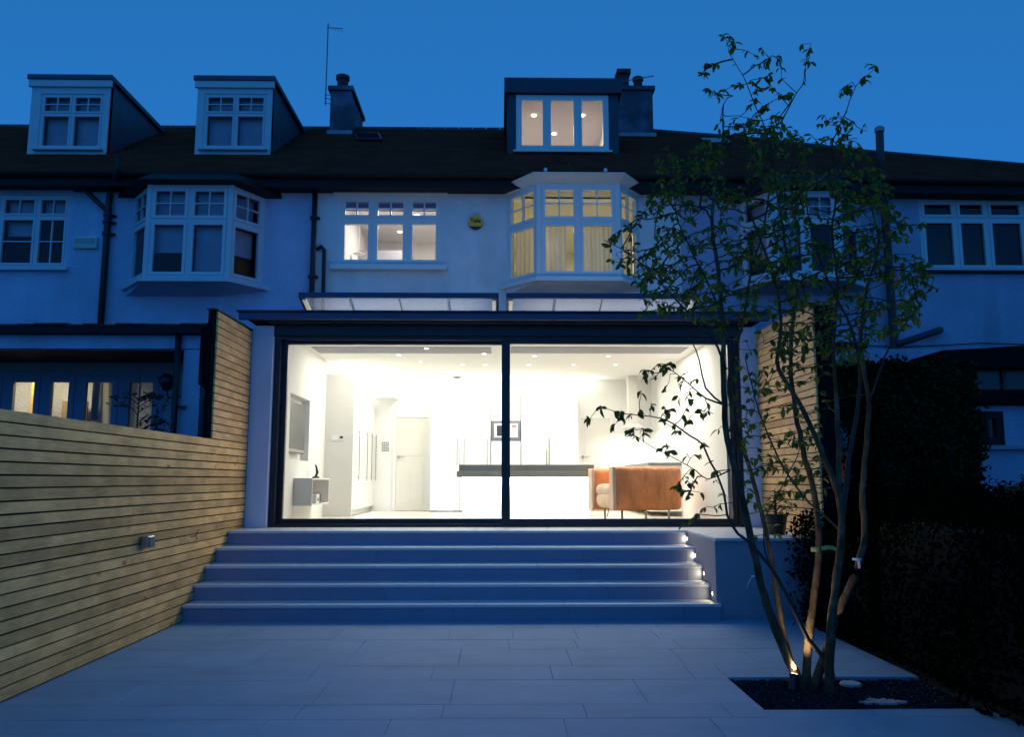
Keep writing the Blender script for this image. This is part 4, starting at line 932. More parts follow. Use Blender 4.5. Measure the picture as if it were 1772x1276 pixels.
# right run of base units with worktop, extractor
ry = atY(1140, 803, 14.0).y
rx_ = atY(1122, 803, ry).x
t = thing('right_base_units', (2.8, 15, FLOOR), 'white base units with thin dark worktop beyond the armchair', 'kitchen units')
MB().box(rx_+.02, IX1-.002, ry+.02, BY-.002, FLOOR+.08, atY(1140, 806, ry).z).build('carcass', M['gloss'], t)
MB().box(rx_, IX1-.002, ry, BY-.001, atY(1140, 806, ry).z+.001, atY(1140, 801, ry).z).build('worktop', M['counter'], t, bevel=.003)
hx0, hx1 = atY(1088, 700, 15.9).x, atY(1104, 700, 15.9).x; hz0, hz1 = atY(1096, 735, 15.9).z, CE-.022
t = thing('extractor_hood', ((hx0+hx1)/2, 15.9, hz0), 'slim steel chimney extractor hood with flared canopy', 'extractor hood')
MB().box(hx0, hx1, 15.9, 16.15, hz0+.02, hz1).build('chimney_duct', M['boxin'], t)
q0, q1 = (hx0+hx1)/2-.2, (hx0+hx1)/2+.2
MB().add([(q0, 15.75, hz0-.07), (q1, 15.75, hz0-.07), (q1, 16.3, hz0-.07), (q0, 16.3, hz0-.07), (hx0, 15.9, hz0+.02), (hx1, 15.9, hz0+.02), (hx1, 16.15, hz0+.02), (hx0, 16.15, hz0+.02)], [(0,3,2,1),(4,5,6,7),(0,1,5,4),(1,2,6,5),(2,3,7,6),(3,0,4,7)]).build('canopy', M['boxin'], t)
area('hob_lamp', ((hx0+hx1)/2, 16.0, hz0-.13), 16, .4, (1, .99, .93), parent=t)
# ceiling downlights
dl = [(728, 626), (738, 603), (838, 612), (800, 631), (732, 652), (915, 631), (992, 631), (1065, 631), (1053, 616), (925, 616), (840, 631), (690, 614), (949, 644), (1040, 656)]
dsc = ['over the hall end', 'beside the grey ceiling strip', 'near the door mullion', 'second from the hall', 'beside the smoke alarm', 'above the wide cupboard', 'above the back door', 'closest to the extractor', 'nearest the grey strip above the armchair', 'nearest the strip right of the mullion', 'beside the mullion over the microwave', 'nearest the bright cove corner', 'deepest above the island', 'deepest before the extractor']
for i, (px, py) in enumerate(dl):
    p = atZ(px, py, CE-.02); 
    if p.y > BY-.4 or p.y < 11.3: continue
    o = thing('downlight', (p.x, p.y, CE-.02), 'small round recessed downlight '+dsc[i], 'downlight', 'recessed kitchen downlights')
    MB().lathe((p.x, p.y, CE-.021), [(.05, 0), (.046, -.006)], 16).build('bezel', M['plast'], o)
    MB().lathe((p.x, p.y, CE-.0272), [(.036, 0), (.028, -.003)], 16).build('lens', M['bulb'], o)
p = atZ(791, 652, CE-.02)
o = thing('smoke_alarm', (p.x, p.y, CE-.02), 'round white smoke alarm on the kitchen ceiling', 'smoke alarm'); MB().lathe((p.x, p.y, CE-.021), [(.085, 0), (.085, -.02), (.06, -.05)], 18).build('cover', M['grey'], o)
# the room's lamps: ceiling wash plus cove strips above the units
KL = (1, .96, .82)
area('ceiling_wash', (-1.5, 13.3, CE-.03), 52, 2.4, KL, sizey=1.6, parent=ext); area('ceiling_wash', (1.7, 12.9, CE-.03), 78, 2.4, KL, sizey=1.6, parent=ext)
area('back_wash', (0, 15.2, CE-.03), 96, 4.2, KL, sizey=.9, parent=ext)
area('cove_lamp', (-.1, 16.3, zt2+.03), 30, 4.0, KL, (R(180), 0, 0), sizey=.2, parent=ext)
area('cove_lamp', (ux-.25, 15.3, CE-.6), 16, .2, KL, (R(180), 0, 0), sizey=2.2, parent=ext)
lab(MB().box(ux-.4, ux-.3, py0+.3, BY-.3, CE-.618, CE-.60).build('cove_strip', M['cove']), 'bright cove strip light on top of the left cupboards', 'strip light')
q = rect_px(757, 784, 878, 881, CY-.02); lab(MB().box(q[0], q[1], CY-.015, CY-.001, FLOOR+.03, FLOOR+.05).build('plinth_light', M['blue_led']), 'thin bluish light line at the foot of the tall cupboards', 'strip light')
area('plinth_lamp', (ux+.05, 15.3, FLOOR+.06), 3, .05, (.6, .75, 1), (0, R(-100), 0), sizey=2.2, parent=ext)

# ================================================================== LEATHER ARMCHAIR
ch = thing('leather_armchair', (1.9, 12.6, FLOOR-.002), 'tan leather armchair on chrome legs turned away from the doors', 'armchair')
def cushion(name, c, size, r, mt, ang=0, sub=3, wrinkle=.008, smoothness=1):
    bm = bmesh.new(); bmesh.ops.create_cube(bm, size=1)
    for v in bm.verts: v.co = Vector((v.co.x*size[0], v.co.y*size[1], v.co.z*size[2]))
    bmesh.ops.bevel(bm, geom=list(bm.edges), offset=r, segments=3, affect='EDGES', profile=.5)
    bmesh.ops.subdivide_edges(bm, edges=[e for e in bm.edges if e.calc_length() > .12], cuts=9, use_grid_fill=True)
    import mathutils.noise as mn
    for v in bm.verts:
        q = Vector((v.co.x*3.3, v.co.y*3.3, v.co.z*2.1)); k = mn.noise(q + Vector((c[0]*3, 0, 0)))*wrinkle*1.6 + mn.noise(q*3.2)*wrinkle*.7
        d = v.co.normalized(); v.co += d*k
        b_ = (1-(2*v.co.x/size[0])**2)*(1-(2*v.co.z/size[2])**2) if size[1] < size[0] else 0
        if b_ > 0: v.co.y += math.copysign(.018*b_, v.co.y)
    me = bpy.data.meshes.new(name); bm.to_mesh(me); bm.free(); me.materials.append(M[mt]); me.polygons.foreach_set('use_smooth', [True]*len(me.polygons))
    return me
AN = R(14); ca, sa = math.cos(AN), math.sin(AN)
P0 = atY(1120, 845, 12.35); zt3 = atY(1120, 808, 12.35).z; zb3 = atY(1120, 884, 12.35).z
def cp(u, v): return Vector((P0.x+u*ca-v*sa, 12.42+u*sa+v*ca, 0))      # u along the arms, v away from the camera
hh = zt3-zb3; W_ = atY(1184, 845, 12.35).x-atY(1055, 845, 12.35).x
for nm, u, v, sz, mt_, zc_, lbl in (('arm', 0, 0, (W_, .17, hh), 'leather', (zt3+zb3)/2, None), ('arm', -.02, .84, (W_, .17, hh), 'leather', (zt3+zb3)/2-.02, None),
        ('backrest', W_/2-.1, .42, (.2, .68, hh*.98), 'leather', (zt3+zb3)/2, None), ('seat_base', -.06, .42, (W_-.14, .68, .26), 'cushion', zb3+.15, None),
        ('seat_cushion', -.10, .42, (W_-.22, .66, .18), 'cushion', zb3+.30, 'wrinkled seat cushion with reflected island light in its pale colour')):
    me = cushion(nm, (u, v, 0), sz, min(sz)*.42, mt_); p = cp(u, v); o = link_mesh(nm, me, ch, (p.x, p.y, zc_), rot=(0, 0, AN))
    if lbl: o['label'] = lbl
for v, s in ((0, 0), (.84, -.02)):                                     # piping and front roll of each arm, cream for the reflected island light
    me = cushion('front_roll', (0, v, 0), (.05, .18, hh*1.0), .02, 'cushion'); p = cp(s-W_/2+.015, v); link_mesh('front_roll', me, ch, (p.x, p.y, (zt3+zb3)/2-(.02 if v else 0)), rot=(0, 0, AN))
for u, v in ((-.40, 0), (.36, 0), (-.36, .80), (.34, .80)):
    p = cp(u, v); MB().tube([(p.x, p.y, FLOOR), (p.x, p.y, zb3+.02)], .018, 10).lathe((p.x, p.y, FLOOR-.001), [(.026, 0), (.026, .012)], 12).build('leg', M['steeldark'], ch)
p = cp(-W_/2-.01, .1); MB().tube([(p.x, p.y, zb3+.03), (p.x-.01, p.y, zb3-.03), (p.x-.03, p.y, zb3-.10)], .006, 6).build('strap', M['blk'], ch)

# ================================================================== NEIGHBOUR'S GARDEN ROOM (left)
YN = 11.0
gr = thing('garden_room', (-6, YN, 0), 'neighbouring low garden room with blue painted glazed doors behind the left fence', 'garden room')
zt_, zg, zf = atY(150, 562, YN).z, atY(150, 579, YN).z, atY(150, 603, YN).z
xr = atY(343, 700, YN).x; xc = atY(312, 700, YN).x; xl = -10.5
m = MB(); MB().box(xl, xr, YN+.01, YN+.2, zf, zg-.002).build('beam', M['render_old'], gr)
MB().box(xc, xr, YN+.03, YW-.01, 0, zf-.002).build('side_wall', M['render_old'], gr)
YD2 = 12.35
MB().box(xl, xc-.002, YN+.2, YW-.3, zf+.0, zf+.05).build('soffit', M['soffit'], gr)
m = MB()
for i in range(34):                                                 # slab edge tiles of the roof, each lying a little differently
    x = xl+i*.215
    if x > xr+.1: break
    l = random.uniform(-.01, .014); MB().prism([(x+.004, YN-.16, zt_-.035+l), (x+.004, YN-.16, zt_-.015+l), (x+.004, YN+.5, zt_+.045+l), (x+.004, YN+.5, zt_+.02+l)], (.207, 0, 0)).build('roof_tile', M['ridge'], gr)
MB().prism([(xl, YN-.14, zt_-.04), (xl, YW-.01, zt_+.08), (xl, YW-.01, zf+.06), (xl, YN-.14, zg)], (xr+.12-xl, 0, 0)).build('roof', M['soffit'], gr)
d = rect_px(-120, 281, 641, 812, YD2); d = (d[0], d[1], .35, d[3])
MB().box(xl, xc-.002, YD2+.005, YD2+.12, d[3]+.002, zf).box(d[1]+.002, xc-.002, YD2+.005, YD2+.12, 0, d[3]).box(xl, d[0]-.002, YD2+.005, YD2+.12, 0, d[3]).build('rear_wall', M['block'], gr)
MB().box(d[0], d[1], YD2, YD2+.1, 0, .348).build('plinth', M['block'], gr)
bluew = M['bluep'] = mat('blue_grey_paint', (.22,.25,.38), .6, var=.08)
window(gr, (d[0], YD2, d[2]), (1,0,0), (0,-1,0), d[1]-d[0], d[3]-d[2], [.16,.305,.47,.62,.81], .505, top=(1,1), bot=(1,1), mt='bluep', name='glazed_doors', fr=.09, sw=.085, skip_top=True)
rm = room(gr, d[0]-.1, d[1]+.1, YD2+.13, YD2+1.6, .2, d[3]+.15, 'wall_dark')
area('garden_room_fill', ((d[0]+d[1])/2-.6, YD2+.5, d[3]+.1), 24, 1.6, (1, .80, .36), sizey=.3, parent=rm)  # added warm lamp, lights the boards that imitate the reflection
for i in range(9):                                                  # boards and post added behind the panes, standing in for the fence's reflection
    z = .5+i*.2; o = MB().box(d[0]+.05, d[0]+2.15, YD2+.95, YD2+.98, z, z+.19).build('reflection_board', M['sash'], gr)
MB().box(d[0]+1.0, d[0]+1.16, YD2+.8, YD2+.94, .25, d[3]-.05).build('reflection_post', M['sash'], gr)
MB().box(d[0]+1.45, d[0]+1.85, YD2+.9, YD2+.94, .5, d[3]-.38).build('dark_panel', M['dusty'], gr)
for x0_, x1_ in ((d[0]+2.35, d[0]+2.95), (d[0]+3.2, d[0]+3.9)):
    o = curtain(None, x0_, x1_, YD2+.35, .4, d[3]-.02, .16, .04, 'curtain', .05); o.parent = None
    o['label'] = 'loosely tied pale curtain inside the garden room door ' + ('left of the small garden tree' if x0_ < d[0]+2.6 else 'behind the small garden tree'); o['category'] = 'curtain'
x = atY(303, 690, YN-.06).x
t = thing('downpipe', (x, YN-.06, 0), 'straight black downpipe on the garden room behind the fence', 'downpipe')
MB().tube([(x, YN-.06, zg-.02), (x, YN-.06, 0)], .042, 10).build('pipe', M['pipe'], t, smooth=True)
MB().box(x-.02, x+.12, YN-.03, YN+.029, 2.4, 2.43).build('bracket', M['pipe'], t)
p = atY(289, 662, YN+.5)
t = thing('wall_bracket_lamp', tuple(p), 'dark round wall bracket lamp beside the garden room downpipe', 'lamp')
MB().lathe(tuple(p), [(.04, -.12), (.11, -.02), (.12, .05), (.04, .12)], 14).build('shade', M['pipe'], t, smooth=True); MB().tube([p+Vector((0,0,-.11)), p+Vector((.03,0,-.22)), p+Vector((.2,.0,-.2))], .014, 6).build('arm', M['pipe'], t)

# ================================================================== RIGHT NEIGHBOUR, GROUND LEVEL
YS = 12.3
se = thing('side_extension', (5, YS, 0), 'low unlit rear extension of the right house half hidden by ivy', 'extension')
w2 = rect_px(1462, 1530, 738, 812, YS); o2 = rect_px(1446, 1462, 788, 835, YS)
zr2 = atY(1480, 604, YS).z
m = MB(); wall_holes(m, 3.70, 6.7, 0, zr2, [w2, o2], YS, YS+.2); m.build('wall', M['render_right'], se)
MB().box(3.66, 5.6, YS-.06, YW-.01, zr2+.001, zr2+.09).build('roof', M['slatedark'], se)
window(se, (w2[0], YS, w2[2]), (1,0,0), (0,-1,0), w2[1]-w2[0], w2[3]-w2[2], [.12], None, mt='upvc', bot=(1,1), cellset={(0,0):(1,1)}, blind={1:(1.0,'dustyb')} if False else None)
rm = room(se, o2[0]-.1, w2[1]+.2, YS+.21, YS+1.0, .9, 2.6, 'orange')
MB().box(w2[0]+.1, w2[1]+.1, YS+.3, YS+.34, 1.0, 2.5).build('brown_blind', M['dusty'], rm)
area('porch_lamp', (o2[0]+.12, YS+.6, 2.5), 2.2, .1, (1, .6, .18), parent=rm)
YO = 11.6
oh = thing('lean_to', (7.5, YO, 0), 'dark timber lean-to on blue-grey wall beside the ivy', 'lean-to')
x0 = atY(1648, 760, YO).x
w3 = rect_px(1662, 1738, 712, 771, YO); zl = atY(1700, 702, YO).z; zc1 = atY(1700, 676, YO).z; zc2 = atY(1700, 640, YO).z
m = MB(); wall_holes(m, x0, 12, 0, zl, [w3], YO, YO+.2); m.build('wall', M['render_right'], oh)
window(oh, (w3[0], YO, w3[2]), (1,0,0), (0,-1,0), w3[1]-w3[0], w3[3]-w3[2], [.55], None, mt='soffit', bot=(1,1))
room(oh, w3[0]-.1, w3[1]+.1, YO+.21, YO+1, w3[2]-.1, w3[3]+.1, 'wall_dark')
MB().box(w3[0]-.08, w3[1]+.5, YO-.1, YO-.001, w3[2]-.06, w3[2]-.004).build('window_sill', M['block'], oh)
x1 = atY(1618, 640, YO).x
MB().box(x0-.1, 12, YO-.12, YO+.2, zl+.002, zc1).build('ledge', M['slatedark'], oh)
for k in range(9):
    xx = x0-.06+k*.42; MB().box(xx, xx+.06, YO-.02, YO+.05, zc1+.002, zc2).build('clerestory_post', M['soil'], oh)
MB().add([(x0-.05, YO+.02, zc1), (12, YO+.02, zc1), (12, YO+.02, zc2), (x0-.05, YO+.02, zc2)], [(0,1,2,3)]).build('clerestory_pane', M['tvf'], oh)
za, zb_ = atY(1622, 607, YO-.2).z, atY(1772, 590, YO-.2).z
MB().prism([(x1, YO-.25, zc2+.002), (12, YO-.25, zc2+.002), (12, YO-.25, zb_+.25), (x1+.6, YO-.25, za+.03), (x1, YO-.25, za)], (0, 1.9, 0)).build('roof', M['slatedark'], oh)

# ================================================================== FOLIAGE
import mathutils.noise as mnoise
def leaves_mesh(name, pts, nrm, size, mt, asp=.55, fold=.25):
    n = len(pts); up = rng.normal(size=(n, 3)); a = np.cross(nrm, up); a /= np.linalg.norm(a, axis=1)[:, None]+1e-9; b = np.cross(nrm, a)
    s = size[:, None]; V_ = np.empty((n, 4, 3)); V_[:, 0] = pts-a*s*.5; V_[:, 1] = pts+b*s*asp*.5+nrm*s*fold*.3; V_[:, 2] = pts+a*s*.5; V_[:, 3] = pts-b*s*asp*.5+nrm*s*fold*.3
    me = bpy.data.meshes.new(name); me.vertices.add(n*4); me.vertices.foreach_set('co', V_.reshape(-1)); me.loops.add(n*4); me.loops.foreach_set('vertex_index', np.arange(n*4))
    me.polygons.add(n); me.polygons.foreach_set('loop_start', np.arange(n)*4); me.polygons.foreach_set('loop_total', np.full(n, 4)); me.materials.append(mt); me.update(calc_edges=True); return me
def box_foliage(boxes, dens, smin, smax, rough):
    P, N_, S = [], [], []
    for (x0, x1, y0, y1, z0, z1) in boxes:
        faces = [((x0, x0), (y0, y1), (z0, z1), (-1,0,0)), ((x1, x1), (y0, y1), (z0, z1), (1,0,0)), ((x0, x1), (y0, y0), (z0, z1), (0,-1,0)), ((x0, x1), (y0, y1), (z1, z1), (0,0,1))]
        for fx, fy, fz, nn in faces:
            A_ = max(fx[1]-fx[0], .001 if nn[0] else 0)*1; dims = [d_[1]-d_[0] for d_ in (fx, fy, fz) if d_[1]-d_[0] > 1e-6]
            cnt = int(dens*dims[0]*dims[1])
            p = np.stack([rng.uniform(*f_, cnt) if f_[1] > f_[0] else np.full(cnt, f_[0]) for f_ in (fx, fy, fz)], 1)
            nz = np.array([mnoise.noise(Vector(q)*1.7)+.55*mnoise.noise(Vector(q)*5) for q in p])
            p += np.array(nn)*(nz*rough)[:, None] + rng.normal(size=p.shape)*rough*.3
            no = np.array(nn)+rng.normal(size=p.shape)*.7; no /= np.linalg.norm(no, axis=1)[:, None]
            P.append(p); N_.append(no); S.append(rng.uniform(smin, smax, cnt))
    return np.concatenate(P), np.concatenate(N_), np.concatenate(S)
def plant_mass(name, boxes, dens, smin, smax, rough, mt, label, cat, shrink=.1):
    t = thing(name, ((boxes[0][0]+boxes[0][1])/2, (boxes[0][2]+boxes[0][3])/2, 0), label, cat)
    P, N_, S = box_foliage(boxes, dens, smin, smax, rough); P -= np.array(t.location)
    o = bpy.data.objects.new('foliage', leaves_mesh('foliage', P, N_, S, M[mt])); COL.objects.link(o); o.parent = t; o['kind'] = 'stuff'
    m = MB()
    for i, (x0, x1, y0, y1, z0, z1) in enumerate(boxes): s = shrink+.002*i; m.box(x0+s, x1-s, y0+s, y1-s, 0 if z0 < .2 else z0+s, z1-s)
    m.build('woody_core', M['core'], t)
    return t
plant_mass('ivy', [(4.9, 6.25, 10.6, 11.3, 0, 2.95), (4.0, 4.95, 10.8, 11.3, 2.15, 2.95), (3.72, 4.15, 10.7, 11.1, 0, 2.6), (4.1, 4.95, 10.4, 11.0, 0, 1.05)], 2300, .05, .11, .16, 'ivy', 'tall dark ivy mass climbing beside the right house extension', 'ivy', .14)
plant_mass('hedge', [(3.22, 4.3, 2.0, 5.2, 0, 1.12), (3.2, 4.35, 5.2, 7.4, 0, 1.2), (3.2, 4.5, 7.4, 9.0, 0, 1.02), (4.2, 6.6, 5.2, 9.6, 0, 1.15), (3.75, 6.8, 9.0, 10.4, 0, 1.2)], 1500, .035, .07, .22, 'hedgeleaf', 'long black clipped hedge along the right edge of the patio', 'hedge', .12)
def spray_plant(name, base, h, spread, n, mt, label, cat, ls=.06, seed=1, lean=0):
    rd = random.Random(seed); t = thing(name, tuple(base), label, cat); m = MB(); pts, nn, ss = [], [], []
    b = Vector(base)
    for i in range(n):
        a = rd.uniform(0, 6.28); z0 = h*rd.uniform(.05, .8); L = spread*(1-.62*z0/h)*rd.uniform(.6, 1.1)
        p0 = b+Vector((0, 0, z0)); seg_ = [p0]
        for k in range(1, 5): seg_.append(p0+Vector((math.cos(a)*L*k/4, math.sin(a)*L*k/4, L*.35*math.sin(k/4*2.4)+rd.uniform(-.02, .02))))
        m.tube(seg_, [.006, .005, .004, .003, .002], 4)
        for k in range(16):
            q = seg_[1+k//4 if k//4 < 4 else 4].lerp(seg_[min(4, 1+k//4)], rd.random()) + Vector((rd.gauss(0,.035), rd.gauss(0,.035), rd.gauss(0,.02)))
            pts.append(q-b); nn.append((rd.gauss(0,.5), rd.gauss(0,.5), 1)); ss.append(ls*rd.uniform(.6, 1.3))
    m.tube([b, b+Vector((lean, 0, h*.5)), b+Vector((0, 0, h))], [.018, .012, .004], 6); m.build('stems', M['twig'], t)
    nn = np.array(nn); nn /= np.linalg.norm(nn, axis=1)[:, None]
    o = bpy.data.objects.new('foliage', leaves_mesh('foliage', np.array(pts), nn, np.array(ss), M[mt], .42)); COL.objects.link(o); o.parent = t; o['kind'] = 'stuff'
    return t
c = atY(240, 700, 9.6)
spray_plant('small_tree', (c.x, 9.6, .6), atY(240, 624, 9.6).z-.6, .62, 60, 'leaf_d', 'small spreading maple tree behind the left fence in front of the garden room', 'tree', .075, 3)
spray_plant('shrub', (3.28, 8.62, .3), .75, .30, 30, 'leaf_d', 'dark leafy shrub at the corner of the raised terrace', 'shrub', .05, 5)
for i, (x, y, h) in enumerate(((4.6, 7.2, .5), (5.4, 8.0, .75), (6.3, 8.6, .9))):
    spray_plant('shrub', (x, y, 1.0), h, .3, 12, 'leaf_d', ['low sprig rising from the hedge nearest the ivy', 'middle loose shrub standing above the hedge before the lean-to wall', 'loose shrub above the hedge at the photo edge below the lean-to'][i], 'shrub', .06, 11+i)
# potted plant on the terrace
p = atZ(1388, 918, FLOOR); pt = thing('plant_pot', (3.12, 9.35, FLOOR), 'dark plant pot holding a small leafy plant on the terrace edge', 'plant pot')
MB().lathe((3.12, 9.35, FLOOR+.001), [(.09, 0), (.125, .2), (.135, .2), (.135, .225), (.11, .225), (.10, .19)], 20).build('pot', M['blk'], pt, smooth=False)
spray_plant('potted_plant', (3.12, 9.35, FLOOR+.19), .32, .20, 18, 'leaf', 'small leafy plant growing in the dark pot', 'plant', .05, 9)

# ================================================================== THE MULTI-STEM TREE
tb = atZ(1402, 1195, -.03); TY = tb.y
tree = thing('multi_stem_tree', (tb.x, TY, -.03), 'slender multi-stem tree with sparse green leaves rising from the chippings bed', 'tree')
stems = [  # pixels, radius at base and tip, depth at base and tip
 ([(1388,1192),(1350,1110),(1322,1030),(1305,960),(1290,890),(1268,800),(1255,740),(1252,640),(1250,560),(1243,470),(1232,380),(1240,300),(1252,235)], .036, .009, 0, -.25),
 ([(1252,235),(1253,180),(1268,165)], .007, .003, -.25, -.25), 
 ([(1380,1188),(1352,1080),(1340,1000),(1325,920),(1300,820),(1270,730),(1262,650),(1285,560),(1300,470),(1320,400),(1335,300),(1330,240),(1300,165),(1285,130),(1262,90),(1258,70)], .024, .002, .12, .15),
 ([(1394,1192),(1400,1100),(1412,1010),(1418,930),(1408,850),(1390,780),(1375,700),(1368,610),(1375,520),(1360,430),(1345,330),(1334,235),(1352,210),(1378,160),(1393,140),(1394,110),(1405,75)], .034, .002, .05, .3),
 ([(1436,1207),(1436,1110),(1446,1010),(1456,920),(1452,860),(1425,790),(1390,710),(1348,640),(1346,610),(1352,560),(1340,480),(1310,400),(1285,330)], .038, .006, -.12, -.3),
 ([(1452,860),(1452,790),(1448,700),(1442,600),(1450,500),(1440,400),(1450,320),(1440,255),(1465,190),(1480,150),(1510,122)], .021, .002, -.17, .1),
 ([(1408,1195),(1435,1110),(1450,1060),(1478,1000),(1496,930),(1492,860),(1498,780),(1504,700),(1496,650),(1490,580),(1500,500),(1520,420),(1500,330)], .037, .006, .0, .3),
 ([(1503,700),(1530,620),(1560,570),(1600,515),(1618,482)], .012, .002, .2, .05),
 ([(1458,900),(1470,790),(1485,700),(1487,630),(1470,560),(1430,480),(1400,380),(1395,290)], .020, .004, -.15, .35),
 ([(1436,1152),(1400,1108),(1375,1060),(1345,1000),(1312,955),(1290,935),(1265,907),(1246,836),(1229,800),(1215,769),(1195,755),(1167,735),(1144,724),(1105,719),(1079,716),(1050,708),(1038,702)], .018, .0018, -.1, -.35),
 ([(1250,700),(1222,690),(1200,672),(1180,655),(1160,640),(1148,633)], .008, .0018, -.1, -.3),
 ([(1262,815),(1225,830),(1205,815),(1170,795),(1130,775),(1105,758)], .006, .0016, -.15, -.4),
 ([(1252,700),(1221,672),(1210,625),(1197,590),(1180,540)], .008, .003, -.1, -.15),
 ([(1255,640),(1240,600),(1205,555),(1160,510),(1130,475),(1090,440),(1045,415)], .010, .0022, -.1, -.4),
 ([(1250,560),(1230,500),(1195,430),(1170,370),(1165,290)], .010, .003, -.1, .2),
 ([(1340,1000),(1325,960),(1322,905),(1350,850),(1380,790)], .007, .004, .1, .4),
 ([(1456,920),(1430,895),(1400,870),(1350,800),(1310,700),(1290,620)], .009, .004, -.1, .2),
]
nodes = []; 
for px, r0, r1_, d0_, d1_ in stems:
    n = len(px); P = []
    # smooth (Catmull-Rom) with slight wobble
    W_ = [atY(x, y, TY+d0_+(d1_-d0_)*(i/(n-1))**.8) for i, (x, y) in enumerate(px)]
    for i in range(n-1):
        a, b_, c, d = W_[max(i-1,0)], W_[i], W_[i+1], W_[min(i+2,n-1)]
        K = max(2, int((c-b_).length/.07))
        for k in range(K):
            s = k/K; P.append(.5*((2*b_)+(c-a)*s+(2*a-5*b_+4*c-d)*s*s+(3*b_-a-3*c+d)*s**3))
    P.append(W_[-1]); m_ = len(P)
    P = [p+Vector((random.gauss(0,1), random.gauss(0,1), 0))*.0025 for p in P]
    rad = [(r0+(r1_-r0)*(i/(m_-1))**.75)*random.uniform(.94, 1.07) for i in range(m_)]
    if px[0][1] > 1150 and r0 > .02: rad[0] *= 1.35
    MB().tube(P, rad, 9 if r0 > .015 else 6).build('stem' if r0 > .02 else 'branch', M['bark'] if r0 > .02 else M['twig'], tree, smooth=True)
    for i, p in enumerate(P):
        py_lim = px[0][1]
        if i > m_*.22 or r0 < .012: nodes.append((p, rad[i], P[max(i-1,0)]))
# attractors for the twigs
def inside(x, y, poly):
    c = False; n = len(poly)
    for i in range(n):
        x1_, y1_ = poly[i]; x2, y2 = poly[(i+1) % n]
        if (y1_ > y) != (y2 > y) and x < (x2-x1_)*(y-y1_)/(y2-y1_)+x1_: c = not c
    return c
main = [(1135,262),(1180,262),(1240,225),(1300,200),(1360,215),(1420,250),(1470,235),(1500,262),(1550,320),(1570,420),(1612,455),(1622,510),(1590,560),(1530,585),(1500,640),(1400,610),(1300,600),(1200,560),(1120,545),(1095,490),(1040,425),(1055,395),(1095,375),(1125,330)]
low = [(1275,600),(1420,600),(1440,700),(1420,840),(1350,900),(1290,880),(1270,700)]
att = []
def sample(poly, n, dsp, dy=0):
    xs_, ys_ = [p[0] for p in poly], [p[1] for p in poly]; k = 0
    while k < n:
        x, y = random.uniform(min(xs_), max(xs_)), random.uniform(min(ys_), max(ys_))
        if inside(x, y, poly) and mnoise.noise(Vector((x*.02, y*.02, 3))) > random.uniform(-.6, .25): att.append(atY(x, y, TY+dy+random.gauss(0, dsp))); k += 1
sample(main, 1750, .45); sample(low, 190, .3)
ups = [(1215,130),(1220,110),(1230,150),(1232,102),(1222,150),(1245,160),(1250,225),(1270,212),(1238,212),(1262,215),(1280,145),(1265,70),(1250,62),(1272,80),(1258,85),(1300,85),(1302,110),(1310,120),(1325,95),(1346,95),(1352,110),(1320,130),(1312,140),(1328,140),(1335,150),(1340,130),(1350,150),(1360,165),(1352,180),(1330,175),(1315,165),(1305,165),(1300,185),(1310,195),(1320,200),(1335,190),(1345,205),(1295,210),(1290,222),(1350,225),(1365,225),(1372,238),(1395,105),(1393,108),(1400,80),(1403,90),(1508,120),(1500,130),(1478,150),(1490,143),(1455,165),(1462,160),(1425,195),(1445,200),(1420,210),(1405,230),(1440,225),(1438,232),(1470,210),(1485,208),(1500,210),(1475,225),(1460,230),(1470,245),(1450,250),(1415,250),(1480,250)]
lefts = [(1035,715),(1040,700),(1082,705),(1075,725),(1100,638),(1125,660),(1130,650),(1150,675),(1165,630),(1135,690),(1145,645),(1110,710),(1130,740),(1085,750),(1092,755),(1120,745),(1150,735),(1160,710),(1170,685),(1180,675),(1200,690),(1205,715),(1230,710),(1195,720),(1215,700),(1160,780),(1185,780),(1205,785),(1200,810),(1225,800),(1240,812),(1195,830),(1175,840),(1210,845),(1230,855),(1190,865),(1205,880),(1250,860),(1165,850),(1235,830),(1240,740),(1120,690),(1155,760),(1175,745),(1225,760),(1100,740),(1215,650),(1140,620),(1190,640),(1178,660),(1150,700),(1215,790),(1185,905),(1200,895),(1225,875),(1065,715),(1090,725),(1110,650),(1150,645)]
mids = [(1050,410),(1055,420),(1068,405),(1075,415),(1085,395),(1090,410),(1100,380),(1110,370),(1120,355),(1100,490),(1110,485),(1130,490),(1105,545),(1115,550),(1150,270),(1160,255),(1170,290),(1165,310),(1150,330),(1610,480),(1600,500),(1620,500),(1590,490),(1595,470),(1605,455),(1570,390),(1590,392),(1345,915),(1320,925)]
for L_, dy, s in ((ups, .1, .1), (lefts, -.3, .08), (mids, -.1, .1)):
    for x, y in L_:
        att.append(atY(x, y, TY+dy+random.gauss(0, s)))
        if L_ is ups or random.random() < .3: att.append(atY(x+random.gauss(0, 9), y+random.gauss(0, 9), TY+dy+random.gauss(0, s)))
